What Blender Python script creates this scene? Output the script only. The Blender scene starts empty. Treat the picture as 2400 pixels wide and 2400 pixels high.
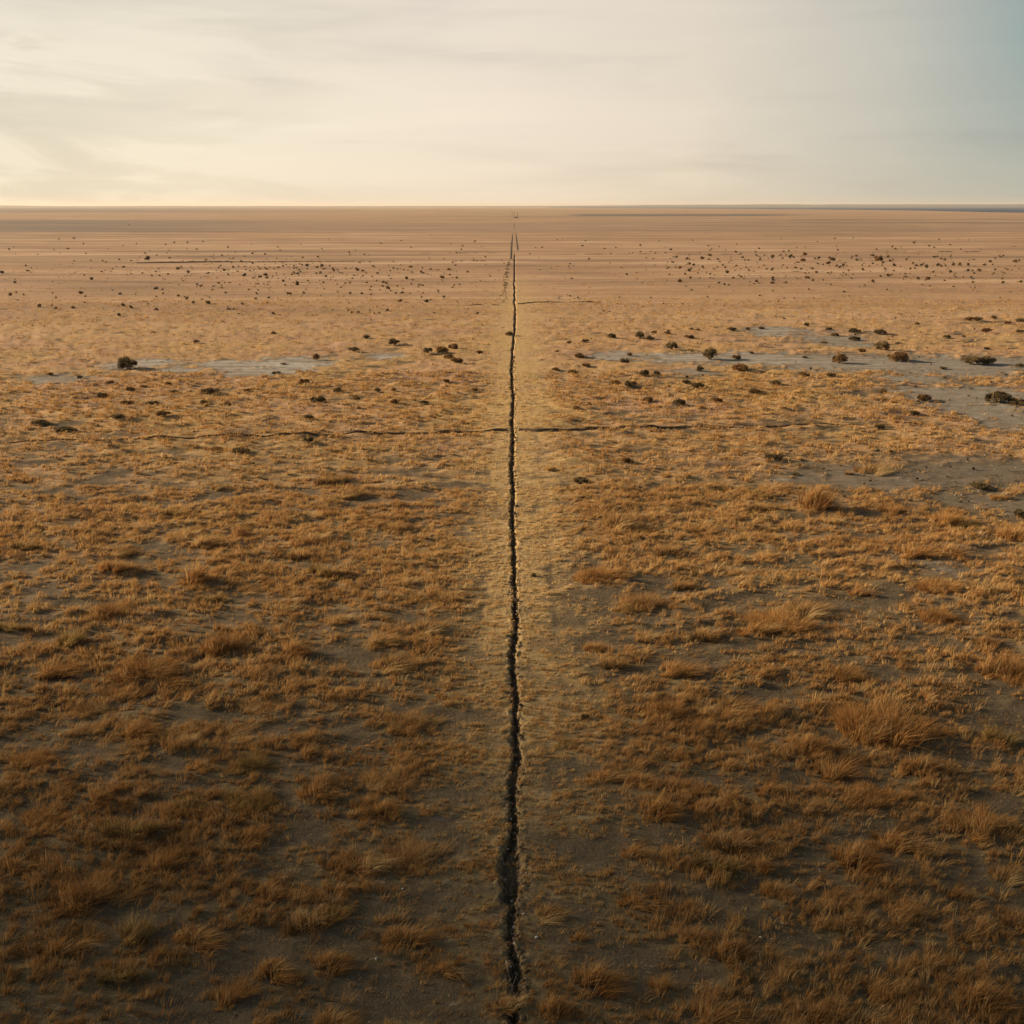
import bpy, math, random
import numpy as np
from mathutils import Vector, Matrix

R = math.radians
RS = np.random.RandomState(11)
random.seed(5)
scene = bpy.context.scene
COL = scene.collection

# ------------------------------------------------------------------ helpers
def tag(o, label=None, cat=None, group=None, kind=None):
    if label: o['label'] = label
    if cat: o['category'] = cat
    if group: o['group'] = group
    if kind: o['kind'] = kind
    return o

def mesh_np(name, verts, faces_flat, loop_total, mats, smooth=False, attrs=None):
    """mesh from numpy: verts (N,3), flat corner list, corners per face"""
    me = bpy.data.meshes.new(name)
    nv, nl, nf = len(verts), len(faces_flat), len(loop_total)
    me.vertices.add(nv)
    me.vertices.foreach_set('co', np.ascontiguousarray(verts, np.float32).ravel())
    me.loops.add(nl)
    me.loops.foreach_set('vertex_index', np.ascontiguousarray(faces_flat, np.int32))
    me.polygons.add(nf)
    st = np.zeros(nf, np.int32); st[1:] = np.cumsum(loop_total)[:-1]
    me.polygons.foreach_set('loop_start', st)
    if smooth:
        me.polygons.foreach_set('use_smooth', np.ones(nf, bool))
    for an, arr in (attrs or {}).items():
        a = me.attributes.new(an, 'FLOAT', 'POINT')
        a.data.foreach_set('value', np.ascontiguousarray(arr, np.float32))
    me.update(calc_edges=True)
    for m in mats: me.materials.append(m)
    return me

def link(name, me, parent=None):
    o = bpy.data.objects.new(name, me)
    COL.objects.link(o)
    if parent is not None: o.parent = parent
    return o

def sstep(a, b, x):
    t = np.clip((x - a) / (b - a), 0, 1)
    return t * t * (3 - 2 * t)

_perm = np.random.RandomState(3).permutation(512).astype(np.int64)
_perm = np.concatenate([_perm, _perm])
_ang = np.random.RandomState(4).rand(512) * 2 * np.pi
_gx, _gy = np.cos(_ang), np.sin(_ang)
def perlin(x, y, seed=0):
    x = np.asarray(x, float) + seed * 17.31; y = np.asarray(y, float) - seed * 9.73
    xi = np.floor(x).astype(np.int64); yi = np.floor(y).astype(np.int64)
    xf = x - xi; yf = y - yi
    def g(ix, iy, fx, fy):
        h = _perm[(_perm[ix & 511] + iy) & 511]
        return _gx[h] * fx + _gy[h] * fy
    u = xf ** 3 * (xf * (xf * 6 - 15) + 10); v = yf ** 3 * (yf * (yf * 6 - 15) + 10)
    a = g(xi, yi, xf, yf); b = g(xi + 1, yi, xf - 1, yf)
    c = g(xi, yi + 1, xf, yf - 1); d = g(xi + 1, yi + 1, xf - 1, yf - 1)
    return (a + u * (b - a)) * (1 - v) + (c + u * (d - c)) * v
def fbm(x, y, o=4, seed=0):
    s = 0; a = 1.0; t = 0
    for k in range(o):
        s = s + a * perlin(x * 2 ** k, y * 2 ** k, seed + k); t += a; a *= 0.55
    return s / t * 1.5      # about -1..1

# ------------------------------------------------------------------ camera
H = 18.0
F = 2400.0                       # focal length in photograph pixels (53 degrees)
PITCH = math.atan((1200 - 482) / F)
YAW = math.atan(6 / F)
cam_d = bpy.data.cameras.new('camera'); cam = bpy.data.objects.new('camera', cam_d); COL.objects.link(cam)
cam_d.sensor_width = 36; cam_d.lens = 36.0
cam_d.clip_start = 0.1; cam_d.clip_end = 200000
cam.location = (0, 0, H)
cam.rotation_euler = (math.pi / 2 - PITCH, 0, YAW)
scene.camera = cam
CR = cam.rotation_euler.to_matrix()

def ground_at(px, py):
    d = CR @ Vector(((px - 1200) / F, (1200 - py) / F, -1.0))
    t = H / max(1e-6, -d.z)
    return d.x * t, d.y * t, t          # t is the depth along the camera axis

def m_per_px(py):
    return ground_at(1200, py)[2] / F

# ------------------------------------------------------------------ terrain functions
_dp = [(1202,2420),(1202,2366),(1208,2262),(1202,2180),(1200,2097),(1199,2014),(1206,1931),(1200,1869),(1208,1786),(1210,1691),(1204,1600),
       (1200,1542),(1210,1471),(1210,1438),(1204,1355),(1204,1314),(1200,1252),(1202,1148),(1201,1086),(1202,1008),(1201,921),(1200,866),
       (1202,824),(1208,750),(1206,708),(1206,650),(1206,592)]
_dw = np.array([ground_at(a, b)[:2] for a, b in _dp])
_dy = np.concatenate([[-40.0, 12.0], _dw[:, 1]]); _dx = np.concatenate([[_dw[0, 0], _dw[0, 0]], _dw[:, 0]])
_o = np.argsort(_dy); _dy, _dx = _dy[_o], _dx[_o]
DITCH_END = ground_at(1206, 594)[1]
def xc(y):
    y = np.asarray(y, float)
    near = np.clip(1 - y / 160.0, 0.15, 1)
    return np.interp(y, _dy, _dx) + near * (0.10 * perlin(y * 0.55, 0.3, 1) + 0.09 * perlin(y * 1.9, 4.3, 2) + 0.05 * perlin(y * 4.7, 1.3, 7)) + 0.0016 * np.clip(y, 30, 320) * fbm(y * 0.085, y * 0 + 2.2, 2, 10) * (1 - sstep(230, 340, y))
def halfw(y):
    return (0.128 + 0.0003 * np.clip(y, 0, 350)) * np.clip(1 + 0.6 * perlin(y * 0.6, 8.1, 3) + 0.55 * perlin(y * 2.3, 2.7, 4) + 0.45 * perlin(y * 5.5, 6.7, 8), 0.35, 2) \
        + 0.22 * np.exp(-((y - ground_at(1200, 2030)[1]) / 0.9) ** 2)

# tussocks that stand out of the grass: (px, py, width px, tone, height, own label)
T_ = [
 (2070,1665,225,'rust',1.0,'biggest rust brown clump of grass at lower right, with dark gaps'),
 (2374,1246,74,'rust',1.0,'round orange red tussock cut by the right edge on dark clay'),
 (1904,1172,84,'rust',1.1,'tall rust tussock standing alone on dark clay right of ditch'),
 (2217,1214,66,'rust',.8,'bright orange tussock left of the round one on dark clay'),(2262,1222,50,'olive',.8,'olive brown tussock touching the bright orange one on dark clay'),
 (2380,1555,130,'rust',1.0,'large rust red clump cut by the right edge above the biggest clump'),(2320,1560,80,'rust',.8,None),
 (1446,1218,78,'straw',.8,'neat golden tussock with dark shade under it right of ditch'),
 (1892,1890,62,'straw',.8,'neat pale golden tussock alone on dark soil at lower right'),
 (1815,2082,64,'rust',1.2,'fan shaped orange tussock standing upright at lower right'),(1782,2025,50,'rust',1.1,None),
 (195,2080,150,'rust',1.0,'biggest dark rust tussock at lower left'),(306,1930,110,'olive',.7,None),
 (580,1778,100,'olive',.8,'spiky olive yellow tussock on soil left of the ditch'),(584,1858,120,'olive',.7,'long pale olive tussock with wiry twigs left of ditch'),
 (431,1882,70,'olive',.8,None),(103,1894,110,'rust',.6,None),(629,2080,70,'rust',1.0,None),(712,2147,100,'straw',.8,None),(766,2140,80,'olive',.8,None),
 (137,2209,100,'rust',.8,None),(455,2184,110,'rust',.6,None),(323,2176,90,'olive',.8,None),(373,2014,70,'rust',1,None),(33,2014,90,'rust',.8,None),
 (642,2263,90,'rust',.9,None),(766,2242,100,'rust',.7,None),(530,2320,90,'rust',.7,None),(277,2279,80,'olive',.8,None),(778,2385,90,'rust',.8,None),
 (228,1865,70,'rust',.7,None),(315,1708,80,'rust',1,None),(745,1848,80,'rust',.8,None),(199,1641,110,'straw',.6,None),(75,1766,100,'rust',.7,None),(588,1952,60,'rust',.9,None),
 (439,1695,110,'straw',.5,None),(414,1733,70,'straw',.8,None),(613,1630,110,'straw',.6,None),(540,1700,80,'straw',.6,None),(470,1785,60,'rust',.9,None),
 (957,1675,110,'straw',.6,None),(903,1807,130,'straw',.6,None),(1322,1735,60,'olive',.4,None),(1413,1808,80,'rust',.8,None),(1500,1820,70,'rust',.9,None),
 (1537,1886,90,'rust',.8,None),(1583,1832,60,'rust',.9,None),(1487,1990,60,'rust',1,None),(957,1985,150,'straw',.6,None),(899,1892,70,'rust',.8,None),
 (1280,2134,72,'straw',.8,'golden tussock close on the right of the ditch near the bottom'),(1491,2101,80,'rust',.9,None),(949,2180,110,'rust',.7,None),
 (1392,2282,120,'rust',.8,None),(1545,2304,50,'rust',1.3,None),(1044,2262,70,'rust',1,None),(1173,2333,80,'straw',1.0,'straw yellow tussock hanging over the left edge of the ditch'),(1297,2360,70,'rust',1.1,None),
 (1554,1652,105,'rust',.9,'tall rust clump with a dark cleft right of the ditch'),(1355,2192,40,'rust',1.4,None),(841,1998,110,'straw',.7,None),
 (1890,1745,70,'rust',1,None),(1948,1795,90,'rust',.9,None),(2047,1850,110,'rust',.7,None),(2147,1788,90,'rust',.8,None),(2002,2000,110,'rust',.9,None),
 (2287,1925,110,'rust',.7,None),(2097,1956,110,'rust',.7,None),(2345,1724,80,'olive',.8,None),(2291,2329,120,'rust',.9,'spreading rust tussock alone in the dark bottom right corner'),
 (2126,2134,60,'rust',1,None),(1675,2016,90,'olive',.8,None),(1625,2190,70,'rust',.9,None),(1704,2221,100,'rust',.8,None),(2354,2045,70,'straw',.7,None),
 (2246,2086,50,'rust',1,None),(1956,2345,70,'rust',1.1,None),(1911,2368,80,'rust',.9,None),(1662,2366,100,'rust',.9,None),(1799,1850,60,'rust',.9,None),
 (1662,1884,70,'rust',.9,None),(1704,1954,110,'straw',.7,None),(1712,1641,80,'straw',.8,None),(1803,1658,50,'rust',1,None),(1640,1660,60,'straw',.9,None),
 (1828,1434,150,'rust',.7,'wide golden rust clump with dark grey base right of the ditch'),(1890,1420,80,'straw',.7,None),(1766,1468,80,'rust',.8,None),(2192,1428,100,'rust',.7,None),
 (2304,1496,50,'rust',.8,None),(1973,1563,100,'rust',.8,None),(2010,1383,44,'rust',.9,None),(1712,1331,54,'straw',.7,None),(2221,1286,66,'rust',.8,None),(2134,1284,80,'rust',.6,None),
 (2200,1355,110,'rust',.5,None),(1944,1216,46,'straw',.8,None),(1989,1108,20,'straw',1.3,'small pale orange tuft standing up on dark clay'),(2043,1090,80,'straw',.5,None),
 (1807,1132,80,'straw',.5,None),(1774,1155,50,'olive',.6,None),(1785,1180,60,'straw',.6,None),(2090,1190,56,'rust',.6,None),(2225,1190,50,'rust',.6,None),(2340,1160,40,'rust',.7,None),
 (1558,1280,70,'straw',.6,None),(1392,1331,110,'rust',.6,None),(1434,1342,60,'rust',.8,None),(1500,1392,120,'straw',.7,None),(1600,1360,60,'straw',.7,None),(1460,1420,50,'olive',.8,None),
 (1287,1096,34,'straw',.7,None),(1274,1282,12,'rust',.8,None),(1048,1386,80,'straw',.5,None),(999,1465,70,'straw',.8,None),(883,1494,80,'straw',.6,None),(1392,1511,50,'rust',.9,None),
 (1438,1544,70,'straw',.7,None),(916,1548,90,'straw',.7,None),(1028,1298,46,'straw',.9,None),(937,1350,70,'straw',.6,None),(924,1228,60,'straw',.6,None),(815,1154,46,'straw',.7,None),
 (418,1196,56,'olive',.8,'dark based olive tussock on a grey hollow left of ditch'),(422,1241,60,'straw',.7,None),(557,1241,56,'rust',.8,None),(507,1142,32,'straw',1,None),(62,1271,60,'olive',.5,None),(265,1323,76,'rust',.7,None),
 (455,1345,84,'rust',.9,'rust tussock with a deep black shadow on its right'),(282,1284,60,'straw',.7,None),(489,1392,56,'olive',.7,None),(248,1415,110,'rust',.8,'big tangled rust clump at middle left'),(174,1490,80,'olive',.7,None),
 (518,1496,110,'rust',.9,'large dark based clump of straw left of the ditch'),(25,1460,70,'olive',.5,None),(646,1419,80,'straw',.7,None),(683,1513,80,'rust',.8,None),(331,1546,170,'rust',.5,'longest low rust bank of grass at middle left'),
 (475,1262,80,'straw',.6,None),(712,1253,80,'straw',.6,None),(705,1292,60,'straw',.7,None),(580,1370,60,'straw',.5,None),(760,1330,70,'olive',.7,None),(780,1440,70,'straw',.7,None),
 (770,1115,70,'straw',.5,None),(120,1560,90,'rust',.6,None),(300,1600,110,'rust',.6,None),(1500,1480,60,'straw',.7,None),(1650,1480,70,'straw',.7,None),(1580,1560,80,'rust',.8,None),
]
TUSW = np.array([(*ground_at(p[0], p[1] + 0.22 * p[2])[:2], p[2] * ground_at(p[0], p[1])[2] / F) for p in T_])

# bare clay pans: (px, py, half width px, half height px, strength, darkness)
PANS = [(330,853,95,11,1,0),(425,868,55,10,1,0),(560,856,130,11,1,0),(690,850,105,15,1.1,0),(610,872,110,12,1,0),(130,890,120,22,.6,.45),
        (910,836,50,9,.8,.1),
        (1450,832,85,12,.9,.05),(1600,838,130,15,.95,.1),(1790,842,190,18,1,.2),(2000,850,200,24,1.05,.35),(2260,858,220,28,1.05,.5),
        (1830,776,110,13,.85,.2),(1960,796,110,18,.75,.35),(1630,872,75,12,.65,.2),(2160,890,120,15,.8,.5),
        (2270,925,180,25,1,.5),(2340,972,125,34,1.05,.55),(1590,948,60,10,.45,.2),
        (2010,1120,220,40,.74,.95),(2270,1105,210,40,.8,1.0),(2330,1180,180,46,.66,1.0),(1820,1120,100,24,.5,.75),(1870,1180,100,26,.5,.85),
        (2200,1330,150,38,.5,.9)]
PANW = []
for px, py, rx, ry, s, dk in PANS:
    X, Y, t = ground_at(px, py)
    PANW.append((X, Y, rx * t / F, 0.5 * (ground_at(px, py - ry)[1] - ground_at(px, py + ry)[1]), s, dk))

def clay(x, y):
    """(amount, darkness) of bare clay"""
    c = np.zeros_like(x); dk = np.zeros_like(x)
    sc = np.clip(y, 15, 400)
    wob = 0.55 * fbm(x / 9.0, y / 7.0, 4, 21) + 0.50 * fbm((x + .3 * y) / 3.0, y / 1.6, 3, 22) + 0.75 * fbm(x / 1.6, y / 1.9, 3, 23)
    for X, Y, a, b, s, d in PANW:
        m = (np.abs(x - X) < 2.2 * a) & (np.abs(y - Y) < 2.2 * b)
        if not m.any(): continue
        r = np.sqrt(((x[m] - X) / a) ** 2 + ((y[m] - Y) / b) ** 2)
        v = s * np.clip(1.42 - r + wob[m], 0, 1.6)
        up = v > c[m]
        cm = c[m]; dm = dk[m]
        cm[up] = v[up]; dm[up] = d
        c[m] = cm; dk[m] = dm
    return sstep(0.12, 0.95, c), dk

def strip_at(x, y):
    """the combed golden strip along both sides of the ditch, with faint wheel lines"""
    s = np.exp(-((x - 0.35) / np.interp(y, [15, 40, 90], [2.0, 3.0, 4.0])) ** 2)
    s = s * np.clip(0.85 + 0.75 * fbm(x / 2.2, y / 4.5, 3, 45), 0, 1)
    d = x - xc(y)
    for o in (-3.1, -1.7, 1.9, 3.2):
        s = s * (1 - 0.45 * np.exp(-((d - o + 0.12 * np.sin(y * .13 + o)) / 0.16) ** 2))
    return s
FURROWS = []      # side furrows crossing the plain, filled in below: (polyline pixels, width m, depth)
def cover(x, y, cl=None):
    """dry straw cover of the ground, 0 bare .. 1 closed"""
    if cl is None: cl = clay(x, y)[0]
    patch = 0.8 * fbm(x / 3.2, y / 2.4, 4, 31) + 0.45 * fbm(x / 15, y / 11, 2, 35)
    rip = ripples(x, y)
    bias = np.interp(y, [15, 30, 48, 70, 110, 200], [0.21, 0.24, 0.28, 0.38, 0.5, 0.75]) - 0.12 * sstep(6, 30, x - 0.12 * y)
    c = sstep(-0.42, 0.60, patch + bias + np.interp(y, [20, 50, 90, 160, 260], [.5, .65, 1.0, .8, .2]) * rip)
    strip = strip_at(x, y) * np.interp(y, [18, 40], [0.35, 1])
    c = np.maximum(c, strip * (0.82 + 0.3 * fbm(x * 0.9, y * 0.4, 3, 38)))
    near = y < 75
    if near.any():
        xn, yn = x[near], y[near]; add = np.zeros_like(xn)
        for X, Y, w in TUSW:
            mm = (np.abs(xn - X) < 1.6 * w) & (np.abs(yn - Y) < 1.6 * w)
            if mm.any(): add[mm] = np.maximum(add[mm], np.exp(-(((xn[mm] - X) ** 2 + 1.4 * (yn[mm] - Y) ** 2) / (0.75 * w) ** 2)))
        c[near] = np.maximum(c[near], 0.75 * add)
    return np.clip(c * (1 - 0.95 * cl), 0, 1)
def ripples(x, y):
    """low wavy sod rows, drawn out across the slope of the light"""
    w = y + 2.0 * fbm(x / 9.0, y / 9.0, 3, 41)
    r = fbm((x + 0.25 * y) / (3.6 + 0.05 * np.clip(y - 60, 0, 300)), w / 1.5, 3, 42)
    return r
def height(x, y, fine=True):
    x = np.asarray(x, float); y = np.asarray(y, float)
    near = 1 - sstep(110, 260, y)
    cl = clay(x, y)[0]
    cv = cover(x, y, cl)
    rip = ripples(x, y)
    amp = np.interp(y, [15, 50, 90, 200], [0.14, 0.24, 0.42, 0.55])
    h = near * (amp * np.clip(rip + 0.1, -0.4, 1) * (0.35 + 0.65 * cv) * (1 - 0.8 * cl) + 0.10 * fbm(x / 3.1, y / 2.6, 3, 51) * (1 - .7 * cl)
                + 0.05 * cv * fbm(x / 0.7, y / 0.55, 2, 53)) * (1 - 0.75 * np.exp(-((x - 0.3) / 3.6) ** 4))
    h = h + 0.35 * fbm(x / 60, y / 60, 2, 55) * sstep(120, 300, y) * (1 - sstep(900, 3000, y))
    return h
def ditch_cut(x, y):
    d = np.abs(x - xc(y)); hw = halfw(y)
    end = (1 - sstep(DITCH_END - 8, DITCH_END, y))
    d = d + 0.10 * fbm(x * 3.1, y * 3.1, 3, 60) * np.exp(-(d / 0.6) ** 2)
    wall = 1 - sstep(hw * 0.45, hw * 1.25, d)
    dep = (0.21 + 0.0006 * np.clip(y, 0, 350)) * (1 + 0.55 * perlin(y * 0.9, 5.5, 6) + 0.35 * perlin(y * 3.1, 2.5, 9))
    clod = 0.13 * fbm(x * 6, y * 4.2, 3, 61)
    lip = 0.10 * np.exp(-((d - hw * 1.4) / 0.2) ** 2) * np.clip(fbm(x * 3.5, y * 2.6, 3, 62), -0.3, 1)
    return end * (-(dep + clod) * wall + lip), wall * end

# ------------------------------------------------------------------ materials
def new_mat(name):
    m = bpy.data.materials.new(name); m.use_nodes = True
    nt = m.node_tree; nt.nodes.clear()
    return m, nt
def N(nt, t, **kw):
    n = nt.nodes.new(t)
    for k, v in kw.items():
        if k == 'inp':
            for kk, vv in v.items(): n.inputs[kk].default_value = vv
        else: setattr(n, k, v)
    return n
def L(nt, a, b): nt.links.new(a, b)
def ramp(nt, fac, stops):
    r = N(nt, 'ShaderNodeValToRGB')
    el = r.color_ramp.elements
    while len(el) < len(stops): el.new(0.5)
    for e, (p, c) in zip(el, stops):
        e.position = p; e.color = (*c, 1) if len(c) == 3 else c
    L(nt, fac, r.inputs['Fac'])
    return r.outputs['Color']
def mixc(nt, fac, a, b, mode='MIX'):
    m = N(nt, 'ShaderNodeMix', data_type='RGBA', blend_type=mode)
    if isinstance(fac, (int, float)): m.inputs['Factor'].default_value = fac
    else: L(nt, fac, m.inputs['Factor'])
    for s, v in (('A', a), ('B', b)):
        i = [k for k in m.inputs if k.name == s and k.type == 'RGBA'][0]
        if isinstance(v, tuple): i.default_value = (*v, 1)
        else: L(nt, v, i)
    return [k for k in m.outputs if k.type == 'RGBA'][0]
def math_(nt, op, a, b=None, clamp=False):
    m = N(nt, 'ShaderNodeMath', operation=op, use_clamp=clamp)
    for i, v in enumerate((a, b)):
        if v is None: continue
        if isinstance(v, (int, float)): m.inputs[i].default_value = v
        else: L(nt, v, m.inputs[i])
    return m.outputs[0]
def noise(nt, vec, scale, detail=4, rough=0.55, dist=0.0):
    n = N(nt, 'ShaderNodeTexNoise', inp={'Scale': scale, 'Detail': detail, 'Roughness': rough, 'Distortion': dist})
    if vec is not None: L(nt, vec, n.inputs['Vector'])
    return n.outputs['Fac']
def attr(nt, name):
    return N(nt, 'ShaderNodeAttribute', attribute_name=name).outputs['Fac']

def grass_material(name, stops, transl=0.35):
    m, nt = new_mat(name)
    t = attr(nt, 'tint')
    oi = N(nt, 'ShaderNodeObjectInfo')
    t2 = math_(nt, 'ADD', t, math_(nt, 'MULTIPLY', math_(nt, 'SUBTRACT', oi.outputs['Random'], 0.5), 0.16), clamp=True)
    c = ramp(nt, t2, stops)
    d = N(nt, 'ShaderNodeBsdfDiffuse'); tr = N(nt, 'ShaderNodeBsdfTranslucent')
    L(nt, c, d.inputs['Color']); L(nt, c, tr.inputs['Color'])
    mx = N(nt, 'ShaderNodeMixShader', inp={'Fac': transl})
    L(nt, d.outputs[0], mx.inputs[1]); L(nt, tr.outputs[0], mx.inputs[2])
    out = N(nt, 'ShaderNodeOutputMaterial'); L(nt, mx.outputs[0], out.inputs['Surface'])
    return m
STRAW = [(0.0, (0.16, 0.105, 0.045)), (0.25, (0.30, 0.155, 0.055)), (0.5, (0.45, 0.255, 0.093)), (0.75, (0.55, 0.36, 0.15)), (1.0, (0.63, 0.47, 0.24))]
M_GRASS = grass_material('dry_grass_blades', STRAW)
M_RUST = grass_material('rust_grass_blades', [(0.0, (0.13, 0.07, 0.03)), (0.4, (0.38, 0.19, 0.062)), (0.8, (0.50, 0.285, 0.10)), (1.0, (0.59, 0.40, 0.17))])
M_OLIVE = grass_material('olive_grass_blades', [(0.0, (0.13, 0.09, 0.04)), (0.5, (0.31, 0.19, 0.065)), (1.0, (0.52, 0.36, 0.13))])
M_SHRUB = grass_material('shrub_leaves', [(0.0, (0.07, 0.056, 0.031)), (0.5, (0.145, 0.11, 0.058)), (1.0, (0.29, 0.20, 0.095))], 0.3)
M_BROWN = grass_material('brown_shrub_leaves', [(0.0, (0.09, 0.055, 0.028)), (0.5, (0.22, 0.125, 0.05)), (1.0, (0.38, 0.22, 0.085))], 0.3)

def simple_mat(name, col, rough=0.9, var=0.3, scale=6.0, bump=0.3):
    m, nt = new_mat(name)
    tc = N(nt, 'ShaderNodeTexCoord')
    n = noise(nt, tc.outputs['Object'], scale, 5, 0.6)
    a = tuple(c * (1 - var) for c in col); b = tuple(min(1, c * (1 + var)) for c in col)
    c = ramp(nt, n, [(0.3, a), (0.7, b)])
    p = N(nt, 'ShaderNodeBsdfPrincipled', inp={'Roughness': rough})
    p.inputs['Specular IOR Level'].default_value = 0.2
    L(nt, c, p.inputs['Base Color'])
    bm = N(nt, 'ShaderNodeBump', inp={'Strength': bump, 'Distance': 0.02}); L(nt, n, bm.inputs['Height']); L(nt, bm.outputs[0], p.inputs['Normal'])
    out = N(nt, 'ShaderNodeOutputMaterial'); L(nt, p.outputs[0], out.inputs['Surface'])
    return m
M_STEM = simple_mat('dry_stems', (0.11, 0.075, 0.045))
M_STICK = simple_mat('bleached_wood', (0.42, 0.33, 0.23))
M_STONE = simple_mat('pale_stone', (0.50, 0.46, 0.40), 0.85, 0.25, 9)
M_POST = simple_mat('weathered_post', (0.13, 0.10, 0.075))
M_EARTH = simple_mat('dark_turned_earth', (0.13, 0.088, 0.053), 0.95, 0.4, 2.0, 0.6)

M_FURROW = simple_mat('furrow_earth', (0.11, 0.074, 0.045), 0.95, 0.4, 2.0, 0.6)

def ground_material():
    m, nt = new_mat('plain_ground')
    geo = N(nt, 'ShaderNodeNewGeometry'); P = geo.outputs['Position']
    cov, cl, dk, far, wet = attr(nt, 'cover'), attr(nt, 'clay'), attr(nt, 'claydark'), attr(nt, 'band'), attr(nt, 'ditch')
    n1 = noise(nt, P, 1.3, 6, 0.62); n2 = noise(nt, P, 9.0, 5, 0.65); n3 = noise(nt, P, 0.06, 4, 0.6)
    st = N(nt, 'ShaderNodeMapping', inp={'Scale': (0.9, 2.6, 1)}); L(nt, P, st.inputs['Vector'])
    ns = noise(nt, st.outputs[0], 1.1, 6, 0.68, 0.6)
    soil = ramp(nt, n1, [(0.28, (0.066, 0.052, 0.034)), (0.55, (0.115, 0.092, 0.059)), (0.8, (0.18, 0.142, 0.088))])
    n4 = noise(nt, P, 34.0, 3, 0.7)
    grit = ramp(nt, n4, [(0.40, (0.045, 0.033, 0.020)), (0.54, (0.12, 0.085, 0.047)), (0.64, (0.27, 0.185, 0.095)), (0.73, (0.46, 0.36, 0.24))])
    soil = mixc(nt, 0.45, soil, grit)
    thatch = ramp(nt, ns, [(0.25, (0.22, 0.135, 0.055)), (0.5, (0.42, 0.265, 0.11)), (0.75, (0.55, 0.37, 0.17))])
    rusty = ramp(nt, ns, [(0.25, (0.24, 0.145, 0.085)), (0.5, (0.41, 0.25, 0.14)), (0.75, (0.50, 0.33, 0.20))])
    thatch = mixc(nt, ramp(nt, n3, [(0.42, (0, 0, 0)), (0.62, (1, 1, 1))]), thatch, rusty)
    # the far plain: pinkish stubble in long soft bands
    fm = N(nt, 'ShaderNodeMapping', inp={'Scale': (0.006, 0.045, 1)}); L(nt, P, fm.inputs['Vector'])
    nf = noise(nt, fm.outputs[0], 1.0, 6, 0.6, 0.4)
    pink = ramp(nt, nf, [(0.32, (0.22, 0.15, 0.10)), (0.45, (0.36, 0.23, 0.14)), (0.55, (0.44, 0.285, 0.17)), (0.66, (0.55, 0.39, 0.255))])
    fm2 = N(nt, 'ShaderNodeMapping', inp={'Scale': (0.035, 0.30, 1)}); L(nt, P, fm2.inputs['Vector'])
    nf2 = noise(nt, fm2.outputs[0], 1.0, 5, 0.65, 0.5)
    pink = mixc(nt, ramp(nt, nf2, [(0.38, (.7, .7, .7)), (0.52, (0, 0, 0))]), pink, (0.25, 0.155, 0.085))
    sp = N(nt, 'ShaderNodeSeparateXYZ'); L(nt, P, sp.inputs[0])
    mr = N(nt, 'ShaderNodeMapRange', inp={'From Min': 110.0, 'From Max': 260.0}); L(nt, sp.outputs['Y'], mr.inputs['Value'])
    thatch = mixc(nt, mr.outputs[0], thatch, pink)
    nr_ = N(nt, 'ShaderNodeMapRange', inp={'From Min': 34.0, 'From Max': 92.0}); L(nt, sp.outputs['Y'], nr_.inputs['Value'])
    duff = ramp(nt, ns, [(0.25, (0.07, 0.053, 0.031)), (0.5, (0.14, 0.104, 0.054)), (0.75, (0.25, 0.18, 0.085))])     # matted old litter between the tufts
    thatch = mixc(nt, nr_.outputs[0], duff, thatch)
    mown = ramp(nt, ns, [(0.25, (0.30, 0.195, 0.085)), (0.5, (0.50, 0.345, 0.15)), (0.75, (0.60, 0.43, 0.20))])
    thatch = mixc(nt, attr(nt, 'strip'), thatch, mown)
    # straw breaks up into flecks of litter over the soil
    fleck = math_(nt, 'ADD', cov, math_(nt, 'MULTIPLY', math_(nt, 'SUBTRACT', n2, 0.5), 1.2))
    fleck = ramp(nt, fleck, [(0.3, (0, 0, 0)), (0.75, (1, 1, 1))])
    c = mixc(nt, fleck, soil, thatch)
    clayc = ramp(nt, ns, [(0.3, (0.27, 0.24, 0.195)), (0.5, (0.40, 0.37, 0.315)), (0.7, (0.52, 0.49, 0.43))])
    clayd = ramp(nt, ns, [(0.3, (0.085, 0.066, 0.046)), (0.5, (0.14, 0.115, 0.083)), (0.7, (0.22, 0.185, 0.135))])
    clayc = mixc(nt, dk, clayc, clayd)
    cm_ = N(nt, 'ShaderNodeMapping', inp={'Scale': (0.12, 0.55, 1)}); L(nt, P, cm_.inputs['Vector'])
    ncs = noise(nt, cm_.outputs[0], 1.0, 6, 0.62, 0.8)
    clayc = mixc(nt, ramp(nt, ncs, [(0.40, (.75, .75, .75)), (0.58, (0, 0, 0))]), clayc, (0.21, 0.165, 0.115))
    clf = ramp(nt, math_(nt, 'ADD', cl, math_(nt, 'MULTIPLY', math_(nt, 'SUBTRACT', ns, 0.5), 1.9)), [(0.2, (0, 0, 0)), (0.95, (.92, .92, .92))])
    c = mixc(nt, clf, c, clayc)
    c = mixc(nt, far, c, (0.115, 0.107, 0.098))
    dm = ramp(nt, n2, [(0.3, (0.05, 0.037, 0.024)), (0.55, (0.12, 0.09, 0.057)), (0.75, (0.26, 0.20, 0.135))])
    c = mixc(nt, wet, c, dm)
    p = N(nt, 'ShaderNodeBsdfPrincipled', inp={'Roughness': 0.95}); p.inputs['Specular IOR Level'].default_value = 0.1
    L(nt, c, p.inputs['Base Color'])
    hgt = math_(nt, 'ADD', math_(nt, 'MULTIPLY', n1, 0.6), math_(nt, 'MULTIPLY', n2, 0.25))
    hgt = math_(nt, 'ADD', hgt, math_(nt, 'MULTIPLY', math_(nt, 'MULTIPLY', ns, cov), 0.9))
    bm = N(nt, 'ShaderNodeBump', inp={'Strength': 0.75, 'Distance': 0.16}); L(nt, hgt, bm.inputs['Height']); L(nt, bm.outputs[0], p.inputs['Normal'])
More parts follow.
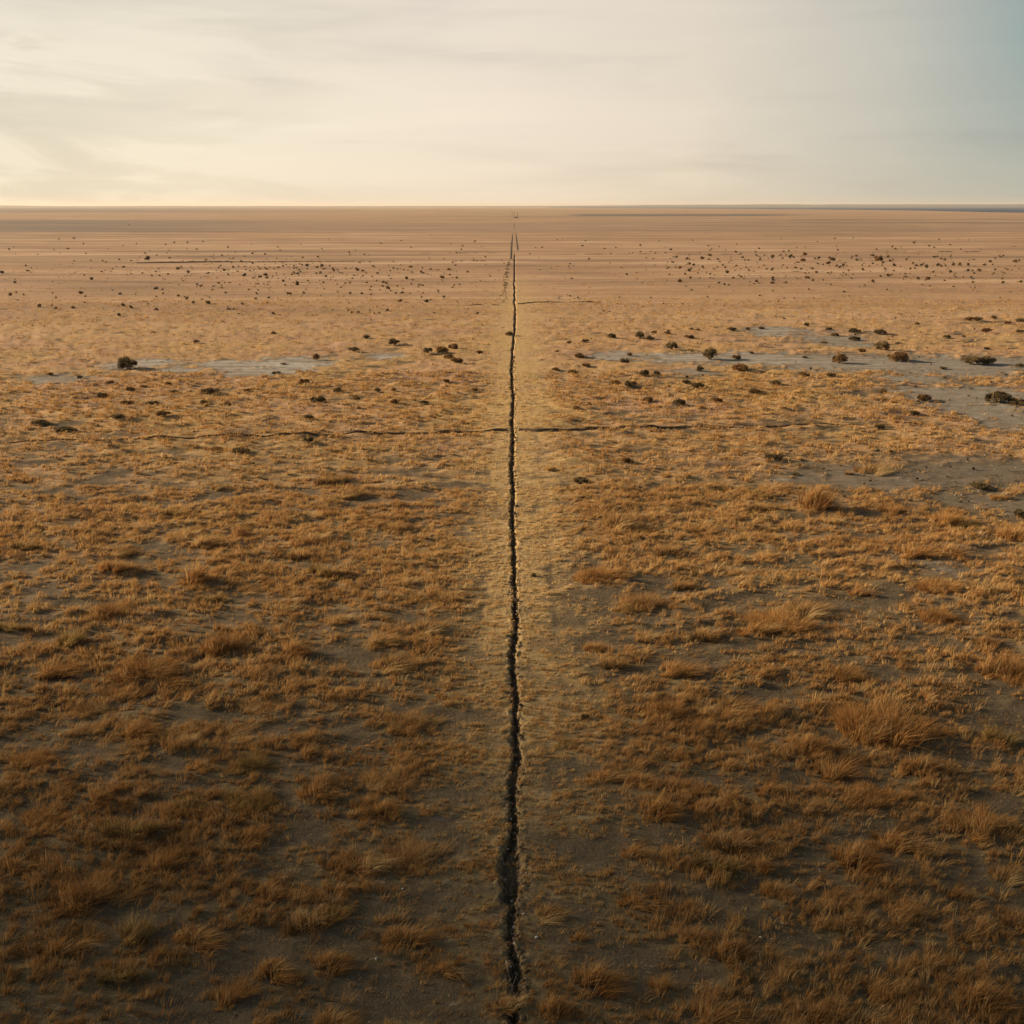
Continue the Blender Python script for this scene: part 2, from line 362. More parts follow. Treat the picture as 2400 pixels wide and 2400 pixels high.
    out = N(nt, 'ShaderNodeOutputMaterial'); L(nt, p.outputs[0], out.inputs['Surface'])
    return m
M_GROUND = ground_material()

# ------------------------------------------------------------------ ground sheet (one grid, ditch and clay pans split off along its faces)
rows = [9.0]
while rows[-1] < 60000:
    y = rows[-1]
    rows.append(y + min(max(1.25 * y * y / (H * 1024), 0.07), 0.022 * y))
rows = np.array([-4000.0] + rows)
nd = 23
inner = np.linspace(0, 1, nd + 1)[1:] ** 1.15 * 0.85
tt = np.concatenate([np.linspace(0, 0.62, 350)[1:], np.linspace(0.62, 1.0, 60)[1:]])
def row_x(y):
    c = float(xc(y)); E = 0.95 * (max(y, 9) + 9)
    r = 0.85 + tt * E
    fade = np.clip(1 - (r - 0.85) / 3.0, 0, 1)
    right = np.concatenate([c + inner, r + c * fade, [E + 40000.0]])
    left = -np.concatenate([-c + inner, r - c * fade, [E + 40000.0]])
    return np.concatenate([left[::-1], [c], right])
GX = np.array([row_x(y) for y in rows]); GY = np.repeat(rows[:, None], GX.shape[1], 1)
nr, nc = GX.shape
fx, fy = GX.ravel(), GY.ravel()
GCL, GDK = clay(fx, fy)
GCV = cover(fx, fy, GCL)
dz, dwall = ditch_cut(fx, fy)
GST = np.clip(strip_at(fx, fy) * np.interp(fy, [18, 44, 200, 300], [0.1, .8, .8, 0]), 0, 1)
GZ = height(fx, fy) + dz
edge = (np.abs(fx) > 20000) | (fy < 0)
GZ[edge] = 0
# far bands of darker grey mixed into the colour of the plain
ly = np.log(np.clip(fy, 50, None))
bandn = fbm(ly * 9.0, fx / np.clip(fy, 50, None) * 1.6, 4, 71)
left_side = sstep(-0.02, -0.45, fx / np.clip(fy, 50, None))
band = sstep(0.05, 0.7, bandn) * 0.55 * sstep(380, 900, fy)
def yband(p0, p1, soft=0.25):
    y0, y1 = ground_at(1200, p1)[1], ground_at(1200, p0)[1]
    return sstep(y0 * (1 - soft * .3), y0 * (1 + soft * .1), fy) * (1 - sstep(y1 * (1 - soft * .1), y1 * (1 + soft * .3), fy))
band = np.maximum(band, 0.85 * left_side * yband(516, 543) * (0.75 + 0.4 * bandn))
band = np.maximum(band, 0.35 * yband(525, 543) * (0.75 + 0.4 * bandn))
band = np.maximum(band, 0.9 * left_side * yband(482, 498) * (0.8 + 0.4 * bandn))
band = np.maximum(band, 0.7 * sstep(0.05, 0.35, fx / np.clip(fy, 50, None)) * yband(513, 524) * sstep(-.1, .3, bandn))
band = np.maximum(band, 0.95 * sstep(0.04, 0.07, fx / np.clip(fy, 50, None)) * (1 - sstep(0.22, 0.3, fx / np.clip(fy, 50, None))) * yband(502, 506, .1))
ii = np.arange(nr * nc).reshape(nr, nc)
quads = np.stack([ii[:-1, :-1], ii[:-1, 1:], ii[1:, 1:], ii[1:, :-1]], -1).reshape(-1, 4)
fd = dwall[quads].mean(1) > 0.30
fc = (GCL[quads].mean(1) > 0.55) & ~fd & (fy[quads].mean(1) > 60)
VV = np.stack([fx, fy, GZ], 1)
def sub_sheet(name, mask):
    q = quads[mask]
    used = np.unique(q)
    remap = np.full(nr * nc, -1, np.int64); remap[used] = np.arange(len(used))
    me = mesh_np(name, VV[used], remap[q].ravel(), np.full(len(q), 4), [M_GROUND], True,
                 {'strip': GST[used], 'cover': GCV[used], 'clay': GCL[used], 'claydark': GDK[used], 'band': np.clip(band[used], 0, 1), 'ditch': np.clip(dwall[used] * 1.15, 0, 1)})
    return link(name, me)
tag(sub_sheet('ground', ~fd & ~fc), 'flat dry plain of straw coloured turf running to the horizon', kind='structure')
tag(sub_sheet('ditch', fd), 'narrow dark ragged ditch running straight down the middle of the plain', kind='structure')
tag(sub_sheet('clay_pan', fc), 'bare pale grey clay flats among the dry grass', kind='structure')

def zat(x, y):
    x = np.atleast_1d(np.asarray(x, float)); y = np.atleast_1d(np.asarray(y, float))
    return height(x, y) + ditch_cut(x, y)[0]

# ------------------------------------------------------------------ grass blades
def blades(px, py, pz, length, width, dirx, diry, up, tint, bend=0.6):
    """tapered blades: base pair, middle pair, tip. dir: horizontal lean (unnormalised), up: vertical share"""
    n = len(px)
    ang = RS.rand(n) * np.pi
    sx, sy = np.cos(ang) * width * 0.5, np.sin(ang) * width * 0.5
    v = np.empty((n, 5, 3), np.float32)
    mx, my, mz = px + dirx * length * 0.30, py + diry * length * 0.30, pz + length * up * 0.58
    tx, ty = px + dirx * length * (0.45 + bend * 0.5), py + diry * length * (0.45 + bend * 0.5)
    tz = pz + length * up * (1.0 - 0.12 * bend)
    v[:, 0] = np.stack([px - sx, py - sy, pz - 0.03], 1); v[:, 1] = np.stack([px + sx, py + sy, pz - 0.03], 1)
    v[:, 2] = np.stack([mx + sx * .8, my + sy * .8, mz], 1); v[:, 3] = np.stack([mx - sx * .8, my - sy * .8, mz], 1)
    v[:, 4] = np.stack([tx, ty, tz], 1)
    b = np.arange(n)[:, None] * 5
    f = np.concatenate([b + np.array([[0, 1, 2, 3]]), b + np.array([[3, 2, 4]])], 1)
    return v.reshape(-1, 3), f.ravel(), np.tile([4, 3], n), np.repeat(tint, 5)

def merge(parts):
    off = 0; V, Fc, T, A = [], [], [], []
    for v, f, t, a in parts:
        V.append(v); Fc.append(f + off); T.append(t); A.append(a); off += len(v)
    return np.concatenate(V), np.concatenate(Fc), np.concatenate(T), np.concatenate(A)

def tuft_field(y0, y1, dens, nb, hmin, hmax, w, rad, thresh, wide=0.62, seed=0):
    rs = np.random.RandomState(100 + seed)
    half = lambda y: wide * (y + 6) + 2
    area = (half(y0) + half(y1)) * (y1 - y0)
    n = int(area * dens)
    u = rs.rand(n)
    a, b = half(y0), half(y1)
    yy = y0 + (y1 - y0) * (np.sqrt(a * a + u * (b * b - a * a)) - a) / (b - a)
    xx = (rs.rand(n) * 2 - 1) * half(yy)
    cl = clay(xx, yy)[0]
    cv = cover(xx, yy, cl)
    keep = rs.rand(n) < np.clip((cv - thresh) / (1 - thresh), 0.08, 1) ** 1.25
    keep &= (np.abs(xx - xc(yy)) > halfw(yy) * 1.05) | (rs.rand(n) < 0.16)
    xx, yy, cv = xx[keep], yy[keep], cv[keep]
    k = len(xx)
    cnt = np.maximum(3, (nb * (0.4 + 0.9 * rs.rand(k)) * (0.5 + 0.6 * cv)).astype(int))
    strip = np.exp(-((xx - 0.35) / 3.2) ** 4)
    big = rs.rand(k) ** 2.5
    hh = hmin + (hmax - hmin) * (0.25 * cv + 0.75 * big)
    hh *= (1 - 0.55 * strip) * np.interp(cv, [0, .25], [.4, 1])
    rr = rad * (0.5 + 0.9 * rs.rand(k)) * (0.6 + 0.8 * big)
    tone = 0.60 + 0.20 * fbm(xx / 14, yy / 9, 3, 81) + 0.12 * rs.randn(k) + 0.30 * strip * np.interp(yy, [20, 45], [0.1, 1]) - 0.13 * sstep(52, 20, yy) + 0.05 * sstep(60, 150, yy)
    olive = rs.rand(k) < 0.05
    tone[olive] = 0.12
    lx = 0.50 + 0.45 * fbm(xx / 8, yy / 8, 2, 83) + 0.38 * rs.randn(k)
    lyy = 0.22 + 0.40 * fbm(xx / 8, yy / 8, 2, 85) + 0.32 * rs.randn(k)
    idx = np.repeat(np.arange(k), cnt); n = len(idx)
    th = rs.rand(n) * 2 * np.pi; r = np.sqrt(rs.rand(n)) * rr[idx]
    ox, oy = np.cos(th) * r, np.sin(th) * r * 0.8
    bx, by = xx[idx] + ox, yy[idx] + oy
    ok = (np.abs(bx - xc(by)) > halfw(by) * 0.7) | (np.abs(xx[idx] - xc(yy[idx])) < halfw(yy[idx]))
    idx, bx, by, ox, oy, r = idx[ok], bx[ok], by[ok], ox[ok], oy[ok], r[ok]; n = len(idx)
    bz = zat(bx, by)
    ln = hh[idx] * (0.55 + 0.7 * rs.rand(n))
    q = 0.5 / np.maximum(rr[idx], 1e-3)
    dx = lx[idx] + ox * q + 0.16 * rs.randn(n); dy = lyy[idx] + oy * q + 0.16 * rs.randn(n)
    up = np.clip(0.9 - 0.18 * np.hypot(dx, dy) + 0.12 * rs.randn(n), 0.3, 1.1)
    tint = np.clip(tone[idx] + 0.10 * rs.randn(n), 0.02, 1)
    return blades(bx, by, bz, ln, w * (0.6 + 0.8 * rs.rand(n)), dx, dy, up, tint)

def litter(y0, y1, dens, w, seed):
    """flattened stems lying on the soil"""
    rs = np.random.RandomState(300 + seed)
    n = int(dens * 1.25 * (y1 * y1 - y0 * y0) * 0.55)
    yy = np.sqrt(y0 * y0 + rs.rand(n) * (y1 * y1 - y0 * y0)); xx = (rs.rand(n) * 2 - 1) * (0.62 * (yy + 6) + 2)
    ok = (np.abs(xx - xc(yy)) > halfw(yy)) & (clay(xx, yy)[0] < 0.5 + 0.5 * rs.rand(n)); xx, yy = xx[ok], yy[ok]; n = len(xx)
    th = rs.rand(n) * 6.283
    return blades(xx, yy, zat(xx, yy) + 0.035, 0.12 + 0.3 * rs.rand(n) ** 2, w * (0.6 + 0.6 * rs.rand(n)), np.cos(th), np.sin(th), 0.06 + 0.16 * rs.rand(n),
                  np.clip(0.62 + 0.22 * rs.randn(n), 0.02, 1), 0.4)

field = merge([
    tuft_field(15, 34, 30.0, 34, 0.07, 0.46, 0.012, 0.125, 0.09, seed=1),
    tuft_field(34, 66, 16.0, 28, 0.08, 0.46, 0.020, 0.16, 0.11, seed=2),
    tuft_field(66, 115, 3.8, 15, 0.12, 0.45, 0.045, 0.26, 0.25, seed=3),
    tuft_field(115, 210, 0.55, 9, 0.10, 0.36, 0.09, 0.45, 0.42, seed=4),
    tuft_field(210, 330, 0.10, 8, 0.08, 0.28, 0.11, 0.6, 0.42, seed=8),
    litter(15, 46, 22.0, 0.014, 6), litter(46, 90, 6.0, 0.028, 7),
])
me = mesh_np('dry_grass', field[0], field[1], field[2], [M_GRASS], False, {'tint': field[3]})
tag(link('dry_grass', me), 'dry straw and rust coloured grass covering the plain', 'grass', kind='stuff')

# ------------------------------------------------------------------ prototypes of plants (unit width 1 m)
def proto_tussock(seed, n, rx, ry, hgt, lean, subs, w, dry=0.0):
    """wind-combed strands: every strand is a bundle of blades leaning the same way"""
    rs = np.random.RandomState(seed)
    a = rs.rand(subs) * 2 * np.pi; q = rs.rand(subs) ** 0.6
    cx, cy = np.cos(a) * q * rx * (0.7 + 0.3 * rs.rand(subs)), np.sin(a) * q * ry * (0.7 + 0.3 * rs.rand(subs))
    sr = rx * (0.08 + 0.22 * rs.rand(subs)); sh = hgt * (0.35 + 0.85 * rs.rand(subs) ** 1.3)
    slx = lean[0] + 0.9 * cx + 0.35 * rs.randn(subs); sly = lean[1] + 0.9 * cy + 0.30 * rs.randn(subs)
    wgt = sr ** 1.5; idx = rs.choice(subs, n, p=wgt / wgt.sum())
    th = rs.rand(n) * 2 * np.pi; r = np.sqrt(rs.rand(n))
    ox, oy = np.cos(th) * r * sr[idx], np.sin(th) * r * sr[idx] * 0.85
    x, y = cx[idx] + ox, cy[idx] + oy
    dx = ox / sr[idx] * 0.45 + slx[idx] + 0.20 * rs.randn(n); dy = oy / sr[idx] * 0.45 + sly[idx] + 0.20 * rs.randn(n)
    up = np.clip(0.92 - 0.24 * np.hypot(dx, dy) + 0.08 * rs.randn(n), 0.18, 1.1)
    ln = sh[idx] * (0.45 + 0.75 * rs.rand(n))
    tone = np.clip(0.48 + 0.26 * rs.randn(subs)[idx] + 0.14 * rs.randn(n), 0.02, 1)
    return blades(x, y, np.full(n, 0.0), ln, w * (0.6 + 0.8 * rs.rand(n)), dx, dy, up, tone, 0.8)
def proto_stalks(seed, n, rx, hgt, w):
    rs = np.random.RandomState(seed + 50)
    th = rs.rand(n) * 2 * np.pi; r = np.sqrt(rs.rand(n)) * rx * 0.6
    x, y = np.cos(th) * r, np.sin(th) * r
    return blades(x, y, np.zeros(n), hgt * (0.9 + 0.5 * rs.rand(n)), w, x * 1.2 + 0.2 + 0.25 * rs.randn(n), y * 1.2 + 0.25 * rs.randn(n),
                  np.full(n, 0.9), np.clip(0.85 + 0.1 * rs.randn(n), 0, 1), 0.4)

def proto_leaves(seed, n, rx, rz, subs, leaf):
    """bushy crown: leaf clumps spread over uneven lobes"""
    rs = np.random.RandomState(seed)
    ang = rs.rand(subs) * 2 * np.pi; rad = np.sqrt(rs.rand(subs)) * rx * 0.72
    cx, cy = np.cos(ang) * rad, np.sin(ang) * rad * 0.85
    cz = rz * (0.35 + 0.5 * rs.rand(subs)) * (1 - 0.5 * (rad / rx) ** 2)
    cr = rx * (0.12 + 0.24 * rs.rand(subs))
    idx = rs.randint(0, subs, n)
    d = rs.randn(n, 3); d /= np.linalg.norm(d, axis=1)[:, None]
    rr = cr[idx] * (0.55 + 0.5 * rs.rand(n) ** 0.7)
    c = np.stack([cx[idx], cy[idx], cz[idx]], 1) + d * rr[:, None] * np.array([1, 1, 0.8])
    c[:, 2] = np.abs(c[:, 2])
    a = d * np.array([1, 1, 1]) + np.array([0.25, 0.1, 0.5]) + 0.5 * rs.randn(n, 3); a /= np.linalg.norm(a, axis=1)[:, None]
    b = np.cross(a, rs.randn(n, 3)); b /= np.linalg.norm(b, axis=1)[:, None]
    s = leaf * (0.6 + 0.8 * rs.rand(n))[:, None]
    v = np.stack([c - a * s * 0.4, c + b * s * 0.38, c + a * s, c - b * s * 0.38], 1).reshape(-1, 3)
    v[:, 2] = np.maximum(v[:, 2], 0.0)
    f = np.arange(n * 4); tone = np.clip(0.45 + 0.22 * rs.randn(subs)[idx] + 0.18 * rs.randn(n), 0, 1)
    return v.astype(np.float32), f, np.full(n, 4), np.repeat(tone, 4)
def proto_stems(seed, n, rx, rz, thick):
    """woody stems: three sided tapering bent rods from the root crown outwards"""
    rs = np.random.RandomState(seed + 9)
    V, Fc, T = [], [], []
    for k in range(n):
        th = rs.rand() * 6.283; r = rx * (0.3 + 0.55 * rs.rand())
        p0 = np.array([0.06 * rx * math.cos(th), 0.06 * rx * math.sin(th), -0.04]); p2 = np.array([r * math.cos(th), r * math.sin(th), rz * (0.35 + 0.5 * rs.rand())])
        p1 = (p0 + p2) / 2 + np.array([0, 0, 0.12 * rz]) + 0.06 * rx * rs.randn(3)
        base = len(V)
        for p, w in ((p0, thick), (p1, thick * .65), (p2, thick * .2)):
            for q in range(3):
                V.append(p + w * np.array([math.cos(q * 2.094), math.sin(q * 2.094), 0]))
        for s in range(2):
            for q in range(3):
                a, b = base + s * 3 + q, base + s * 3 + (q + 1) % 3
                Fc += [a, b, b + 3, a + 3]; T.append(4)
    return np.array(V), np.array(Fc), np.array(T)

def m_of(d, mat, name, smooth=False):
    return mesh_np(name, d[0], d[1], d[2], [mat], smooth, {'tint': d[3]} if len(d) > 3 else None)

TUSS = {}
for tone, mat in (('rust', M_RUST), ('straw', M_GRASS), ('olive', M_OLIVE)):
    TUSS[tone] = []
    for s in range(4):
        sd = 200 + s * 7 + hash(tone) % 1 + {'rust': 0, 'straw': 31, 'olive': 63}[tone]
        b = m_of(proto_tussock(sd, 1100, 0.48, 0.40, 0.52, (0.40 + 0.2 * (s % 2), 0.22), 9 + 3 * s, 0.013), mat, 'blades')
        st = m_of(proto_stalks(sd, 26, 0.45, 0.55, 0.006), M_GRASS, 'seed_stalks')
        TUSS[tone].append((b, st))
BIG = {}
for tone, mat in (('rust', M_RUST), ('straw', M_GRASS), ('olive', M_OLIVE)):
    BIG[tone] = []
    for s in range(2):
        b = m_of(proto_tussock(400 + s, 4200, 0.50, 0.40, 0.34, (0.34, 0.2), 34 + 8 * s, 0.006), mat, 'blades')
        st = m_of(proto_stalks(420 + s, 60, 0.45, 0.30, 0.003), M_GRASS, 'seed_stalks')
        BIG[tone].append((b, st))
SHR = {}
for tone, mat in (('dark', M_SHRUB), ('brown', M_BROWN)):
    SHR[tone] = []
    for s in range(4):
        fo = m_of(proto_leaves(500 + s * 3, 2000, 0.5, 0.50, 15 + 3 * s, 0.055), mat, 'foliage')
        st = m_of(proto_stems(520 + s, 14, 0.5, 0.5, 0.018), M_STEM, 'stems', True)
        SHR[tone].append((fo, st))
DOT = [m_of(proto_leaves(600 + s, 240, 0.5, 0.62, 6, 0.17), M_SHRUB, 'small_shrub') for s in range(5)]
DOTB = [m_of(proto_leaves(620 + s, 240, 0.5, 0.55, 6, 0.17), M_BROWN, 'small_shrub') for s in range(4)]

def plant(kind_name, meshes, part_names, px, py, wpx, tall=1.0, label=None, cat=None, group=None):
    x, y, t = ground_at(px, py + (0.22 * wpx if py > 960 else 0.16 * wpx))
    w = wpx * t / F
    z = float(zat(x, y)[0]) - 0.03
    if len(meshes) == 1:
        o = link(kind_name, meshes[0])
    else:
        o = bpy.data.objects.new(kind_name, None); COL.objects.link(o); o.empty_display_size = 0.3
        for me_, pn in zip(meshes, part_names):
            link(pn, me_, o)
    o.location = (x, y, z)
    o.rotation_euler = (0, 0, random.uniform(-0.5, 0.5) if kind_name == 'grass_tussock' else random.uniform(-3.1, 3.1))
    o.scale = (w, w * random.uniform(0.85, 1.05), w * tall * random.uniform(0.88, 1.12))
    tag(o, label, cat, group)
    return o

ORD = ['first', 'second', 'third', 'fourth', 'fifth', 'sixth', 'seventh', 'eighth', 'ninth', 'tenth', 'eleventh', 'twelfth', 'thirteenth',
       'fourteenth', 'fifteenth', 'sixteenth', 'seventeenth', 'eighteenth', 'nineteenth', 'twentieth', 'twenty-first', 'twenty-second',
       'twenty-third', 'twenty-fourth', 'twenty-fifth', 'twenty-sixth', 'twenty-seventh', 'twenty-eighth']

# bushes of the middle ground: (px, py, width px, tone, height, own label or None)
MID = [
 (302,855,46,'dark',1.0,'rounded dark bush at the left end of the pale left clay pan'),
 (741,841,16,'brown',1.6,'thin reddish brown bush standing alone on the left clay pan'),
 (647,872,22,'dark',.5,'low dark bush on the near edge of the left clay pan'),
 (665,851,16,'brown',.5,None),
 (642,779,14,'dark',.9,None),(359,778,12,'brown',.9,None),(460,802,16,'brown',.8,None),(858,790,18,'dark',1,None),
 (925,803,28,'dark',1,'dark bush with a flat top beyond the small clay patch left of ditch'),
 (829,820,30,'dark',.6,None),(1003,825,22,'dark',1.1,None),(1036,822,30,'brown',.9,None),(1062,816,24,'brown',1,None),(1052,837,24,'brown',.8,None),
 (1071,846,36,'brown',.7,None),(1123,825,20,'brown',.7,None),(1192,783,20,'brown',.9,'grey brown mound bush right against the left edge of the ditch'),
 (240,927,26,'dark',1,None),(306,916,24,'dark',.8,None),(408,917,22,'dark',.8,None),(493,913,46,'dark',.45,None),(580,913,24,'brown',.5,None),
 (712,895,26,'brown',1.1,None),(395,902,16,'brown',.8,None),(335,904,20,'brown',.7,None),(298,944,34,'brown',.6,None),(356,941,34,'dark',.5,None),
 (478,941,22,'dark',.7,None),(528,944,26,'brown',.5,None),(791,916,22,'dark',1,None),(745,935,40,'dark',.6,None),(118,877,16,'brown',.9,None),
 (188,884,14,'brown',1,None),(259,898,18,'dark',.8,None),(1046,894,18,'brown',.9,None),(1113,916,16,'dark',.8,None),(922,943,20,'brown',.9,None),
 (993,943,22,'dark',.8,None),(923,915,14,'brown',1,None),(885,916,20,'dark',.8,None),(835,933,18,'brown',.8,None),
 (1433,790,20,'dark',1,None),(1371,800,18,'dark',.8,None),(1500,788,28,'dark',1,None),(1524,794,20,'dark',1,None),(1533,779,14,'brown',.9,None),(1564,782,16,'brown',.8,None),
 (1574,816,30,'dark',.9,'rounded dark bush at the far edge of right clay pan nearest ditch'),
 (1359,834,26,'brown',.8,None),(1475,832,14,'brown',1,None),(1464,848,24,'dark',1.2,'upright dark bush on the left tip of right clay pan'),
 (1334,803,14,'brown',.8,None),(1305,825,12,'brown',.8,None),
 (1510,879,26,'dark',1.1,None),(1539,876,18,'dark',1.2,None),(1342,869,26,'brown',.6,None),(1303,865,22,'brown',.5,None),(1442,896,26,'brown',.7,None),
 (1477,902,32,'dark',.7,None),(1373,856,22,'brown',.6,None),(1518,937,26,'brown',.7,None),(1591,945,30,'dark',1,None),(1351,956,18,'brown',.7,None),
 (1664,836,34,'dark',1.4,'tall dark bush with brown left side in the middle of right clay pan'),
 (1641,867,18,'dark',1.3,None),(1761,827,13,'dark',1,None),(1726,838,22,'brown',1,None),(1735,862,46,'brown',.7,'wide low orange brown bush on the near side of right clay pan'),
 (1886,879,28,'brown',.9,None),(1948,879,26,'dark',.8,None),(1886,836,16,'dark',.6,None),(1817,897,26,'dark',.7,None),(1869,924,18,'dark',1,None),
 (1679,939,28,'brown',.7,None),(1635,904,36,'dark',.6,None),(1608,896,22,'dark',.9,None),(1770,918,28,'brown',.6,None),
 (2339,932,58,'dark',.8,'big spreading dark bush on grey clay near the right edge'),(2384,940,44,'dark',.7,'dark bush cut by the right edge beside the big spreading one'),
 (2151,940,12,'dark',1,None),(2068,916,20,'brown',.8,None),(2142,965,24,'dark',1,None),(2165,932,40,'brown',.6,None),
 (1714,771,26,'dark',.5,None),(1753,771,13,'brown',1,None),(1890,763,12,'dark',1.4,None),(1942,771,16,'dark',.8,None),(1956,784,20,'dark',.8,None),
 (2004,776,30,'dark',.6,None),(2002,793,28,'dark',.7,None),(2062,777,34,'dark',.6,None),
 (2066,815,36,'dark',1,'tall rounded dark bush at the far edge of right clay pan'),
 (2101,837,50,'brown',.8,'big round brown bush on the right clay pan'),(1968,845,34,'brown',1.2,'tall ragged brown bush standing on the right clay pan'),
 (2020,822,22,'brown',.8,None),(2277,846,44,'dark',.8,'left one of two big dark bushes touching on right clay pan'),(2314,846,40,'dark',.8,'right one of two big dark bushes touching on right clay pan'),
 (2211,862,18,'dark',.7,None),(2219,789,22,'dark',.7,None),(2271,748,22,'brown',.8,None),(2289,748,26,'brown',.7,None),(2329,745,14,'brown',1,None),
 (2362,757,18,'brown',.9,None),(2149,759,12,'brown',.9,None),(2312,817,16,'dark',.7,None),(2390,857,20,'dark',.8,None),(2390,776,20,'dark',.8,None),
 (2391,751,22,'dark',.7,None),(1785,768,16,'brown',.7,None),(1620,771,12,'brown',.8,None),(1615,788,24,'brown',.6,None),(1930,800,20,'brown',.4,None),
 (1635,772,12,'brown',.7,None),(2105,803,14,'dark',.7,None),(2310,775,26,'brown',.6,None),(2060,1000,26,'dark',.9,None),(1800,960,22,'brown',.6,None),
 (93,985,40,'dark',.5,None),(153,999,54,'dark',.5,'flat wide dark bush in the grass left of the side furrow'),(277,976,34,'dark',.5,None),(385,969,36,'brown',.6,None),(723,976,28,'dark',.8,None),(723,1036,26,'dark',.8,None),
 (505,1046,36,'brown',.5,None),(567,1050,46,'dark',.4,None),(774,1112,44,'brown',.5,None),(808,1130,30,'dark',1.0,'near black bush on a bare hollow left of the ditch'),
 (1811,1068,42,'dark',.6,None),(1865,1108,24,'dark',.5,None),(2296,1132,52,'dark',.5,None),(1363,1118,48,'dark',.4,None),(1465,1076,28,'brown',.8,None),
 (1249,1347,14,'dark',1.2,'small dark green bush close beside the right of the ditch'),
 (2391,1203,34,'dark',1.1,'dark bush at the right edge behind the round orange tussock'),(1371,1680,24,'dark',1.1,'small dark bush with a rust tuft just right of the ditch'),
]
def mid_zone(px, py):
    side = 'left' if px < 1203 else 'right'
    for lim, nm in ((783, 'in the farthest row beyond %s clay pan'), (815, 'in the nearer row beyond %s clay pan'), (848, 'along the far edge of %s clay pan'),
                    (885, 'along the near edge of %s clay pan'), (925, 'in the row just below %s clay pan'), (965, 'in the second row below %s clay pan'),
                    (1060, 'close to the %s side furrow'), (9999, 'on the near side of the %s furrow')):
        if py < lim:
            z = nm % side; break
    return side, z
zones = {}
for i, b in enumerate(MID):
    if b[5] is None: zones.setdefault(mid_zone(b[0], b[1]), []).append((abs(b[0] - 1203), i))
lab = {}
for (side, z), lst in zones.items():
    for k, (_, i) in enumerate(sorted(lst)):
        b = MID[i]
        lab[i] = '%s %s bush %s, %s from the ditch' % ('low' if b[4] < .75 else 'upright', 'dark' if b[3] == 'dark' else 'brown', z, ORD[k])
for i, (px, py, w, tone, tall, own) in enumerate(MID):
    plant('shrub', SHR[tone][i % 4], ('foliage', 'stems'), px, py, w * 1.14, tall, own or lab[i], 'bush', 'bushes scattered over the middle of the plain')

# small shrubs dotted over the far fields
FARL = [(347,608,16),(540,607,6),(564,611,7),(279,688,12),(488,710,17),(536,724,12),(94,718,16),(132,724,11),(172,721,11),(290,715,14),(307,722,11),(419,693,11),
        (366,676,14),(530,685,9),(598,700,9),(602,688,8),(569,715,10),(678,688,14),(698,642,11),(999,707,12),(937,706,13),(908,728,12),(839,732,11),(825,732,9),(1040,697,9),
        (1071,651,8),(1125,657,6),(990,668,9),(965,664,8),(1060,673,7),(928,688,8),(962,688,6),(860,662,7),(848,688,9),(870,690,8),(302,527,4),(1010,551,4),(1041,607,5),(985,666,7)]
FARR = [(1809,605,13),(1855,604,18),(1882,611,20),(1921,605,10),(2010,609,11),(2060,609,22),(2087,611,10),(1952,611,18),(1646,606,10),(1683,608,9),(1964,587,7),(2099,585,9),
        (1724,592,8),(2318,613,11),(1772,658,12),(1812,656,11),(1841,662,9),(1892,651,13),(1904,657,9),(1719,651,9),(1913,640,9),(2022,633,10),(2045,660,12),(2279,662,9),(2349,662,11),
        (2393,661,10),(2173,654,14),(2151,654,12),(2331,631,10),(2161,667,6),(1355,699,8),(1311,700,7),(1572,585,8),(1467,642,9),(1594,660,12),(1452,698,6),(1525,699,6),(2000,558,4),
        (1665,650,6),(1750,627,7),(1664,643,7),(1870,616,9),(1903,632,8),(2065,648,9),(2250,620,12),(2235,620,10),(2200,622,14),(2380,614,14),(2270,620,10),(1979,684,8),(1700,627,8),
        (2140,618,9),(2160,622,10),(2075,632,8),(1960,624,9),(1975,624,10),(1940,618,14)]
rs = np.random.RandomState(77)
pts = list(FARL)
while len(pts) < 145:
    px = 1150 * rs.rand() ** 0.8; py = 622 + 120 * rs.rand() ** 1.5
    dens = 0.25 + 0.75 * math.exp(-((px - 760) / 260) ** 2) * math.exp(-((py - 645) / 45) ** 2)
    if rs.rand() < dens and all(abs(px - q[0]) + 2 * abs(py - q[1]) > 12 for q in pts):
        pts.append((px, py, 6 + 7 * rs.rand() ** 2))
for i, (px, py, w) in enumerate(pts):
    m_ = (DOTB if i % 3 == 2 else DOT); own = None
    if i == 0: own = 'largest dark shrub at the left end of the dark line across the far field'
    elif i == 4: own = 'largest dark shrub in the dotted far field left of the ditch'
    plant('small_shrub', [m_[i % len(m_)]], None, px, py, w * 1.0, random.uniform(.8, 1.2), own or 'tiny dark shrub among the many dotted over far field left of ditch', 'bush', 'tiny shrubs dotted over the far field left of the ditch')
pts = list(FARR)
while len(pts) < 130:
    px = 1560 + 840 * rs.rand(); py = 598 + 75 * rs.rand() ** 1.3
    if all(abs(px - q[0]) + 2 * abs(py - q[1]) > 12 for q in pts): pts.append((px, py, 6 + 7 * rs.rand() ** 2))
while len(pts) < 150:
    pts.append((1240 + 330 * rs.rand(), 575 + 60 * rs.rand(), 3 + 3 * rs.rand()))
for i, (px, py, w) in enumerate(pts):
    m_ = (DOTB if i % 3 == 2 else DOT); own = None
    if i == 1: own = 'tallest dark shrub of the dotted line across the right far field'
    plant('small_shrub', [m_[i % len(m_)]], None, px, py, w * 1.0, random.uniform(.8, 1.2), own or 'tiny dark shrub among the many dotted over far field right of ditch', 'bush', 'tiny shrubs dotted over the far field right of the ditch')

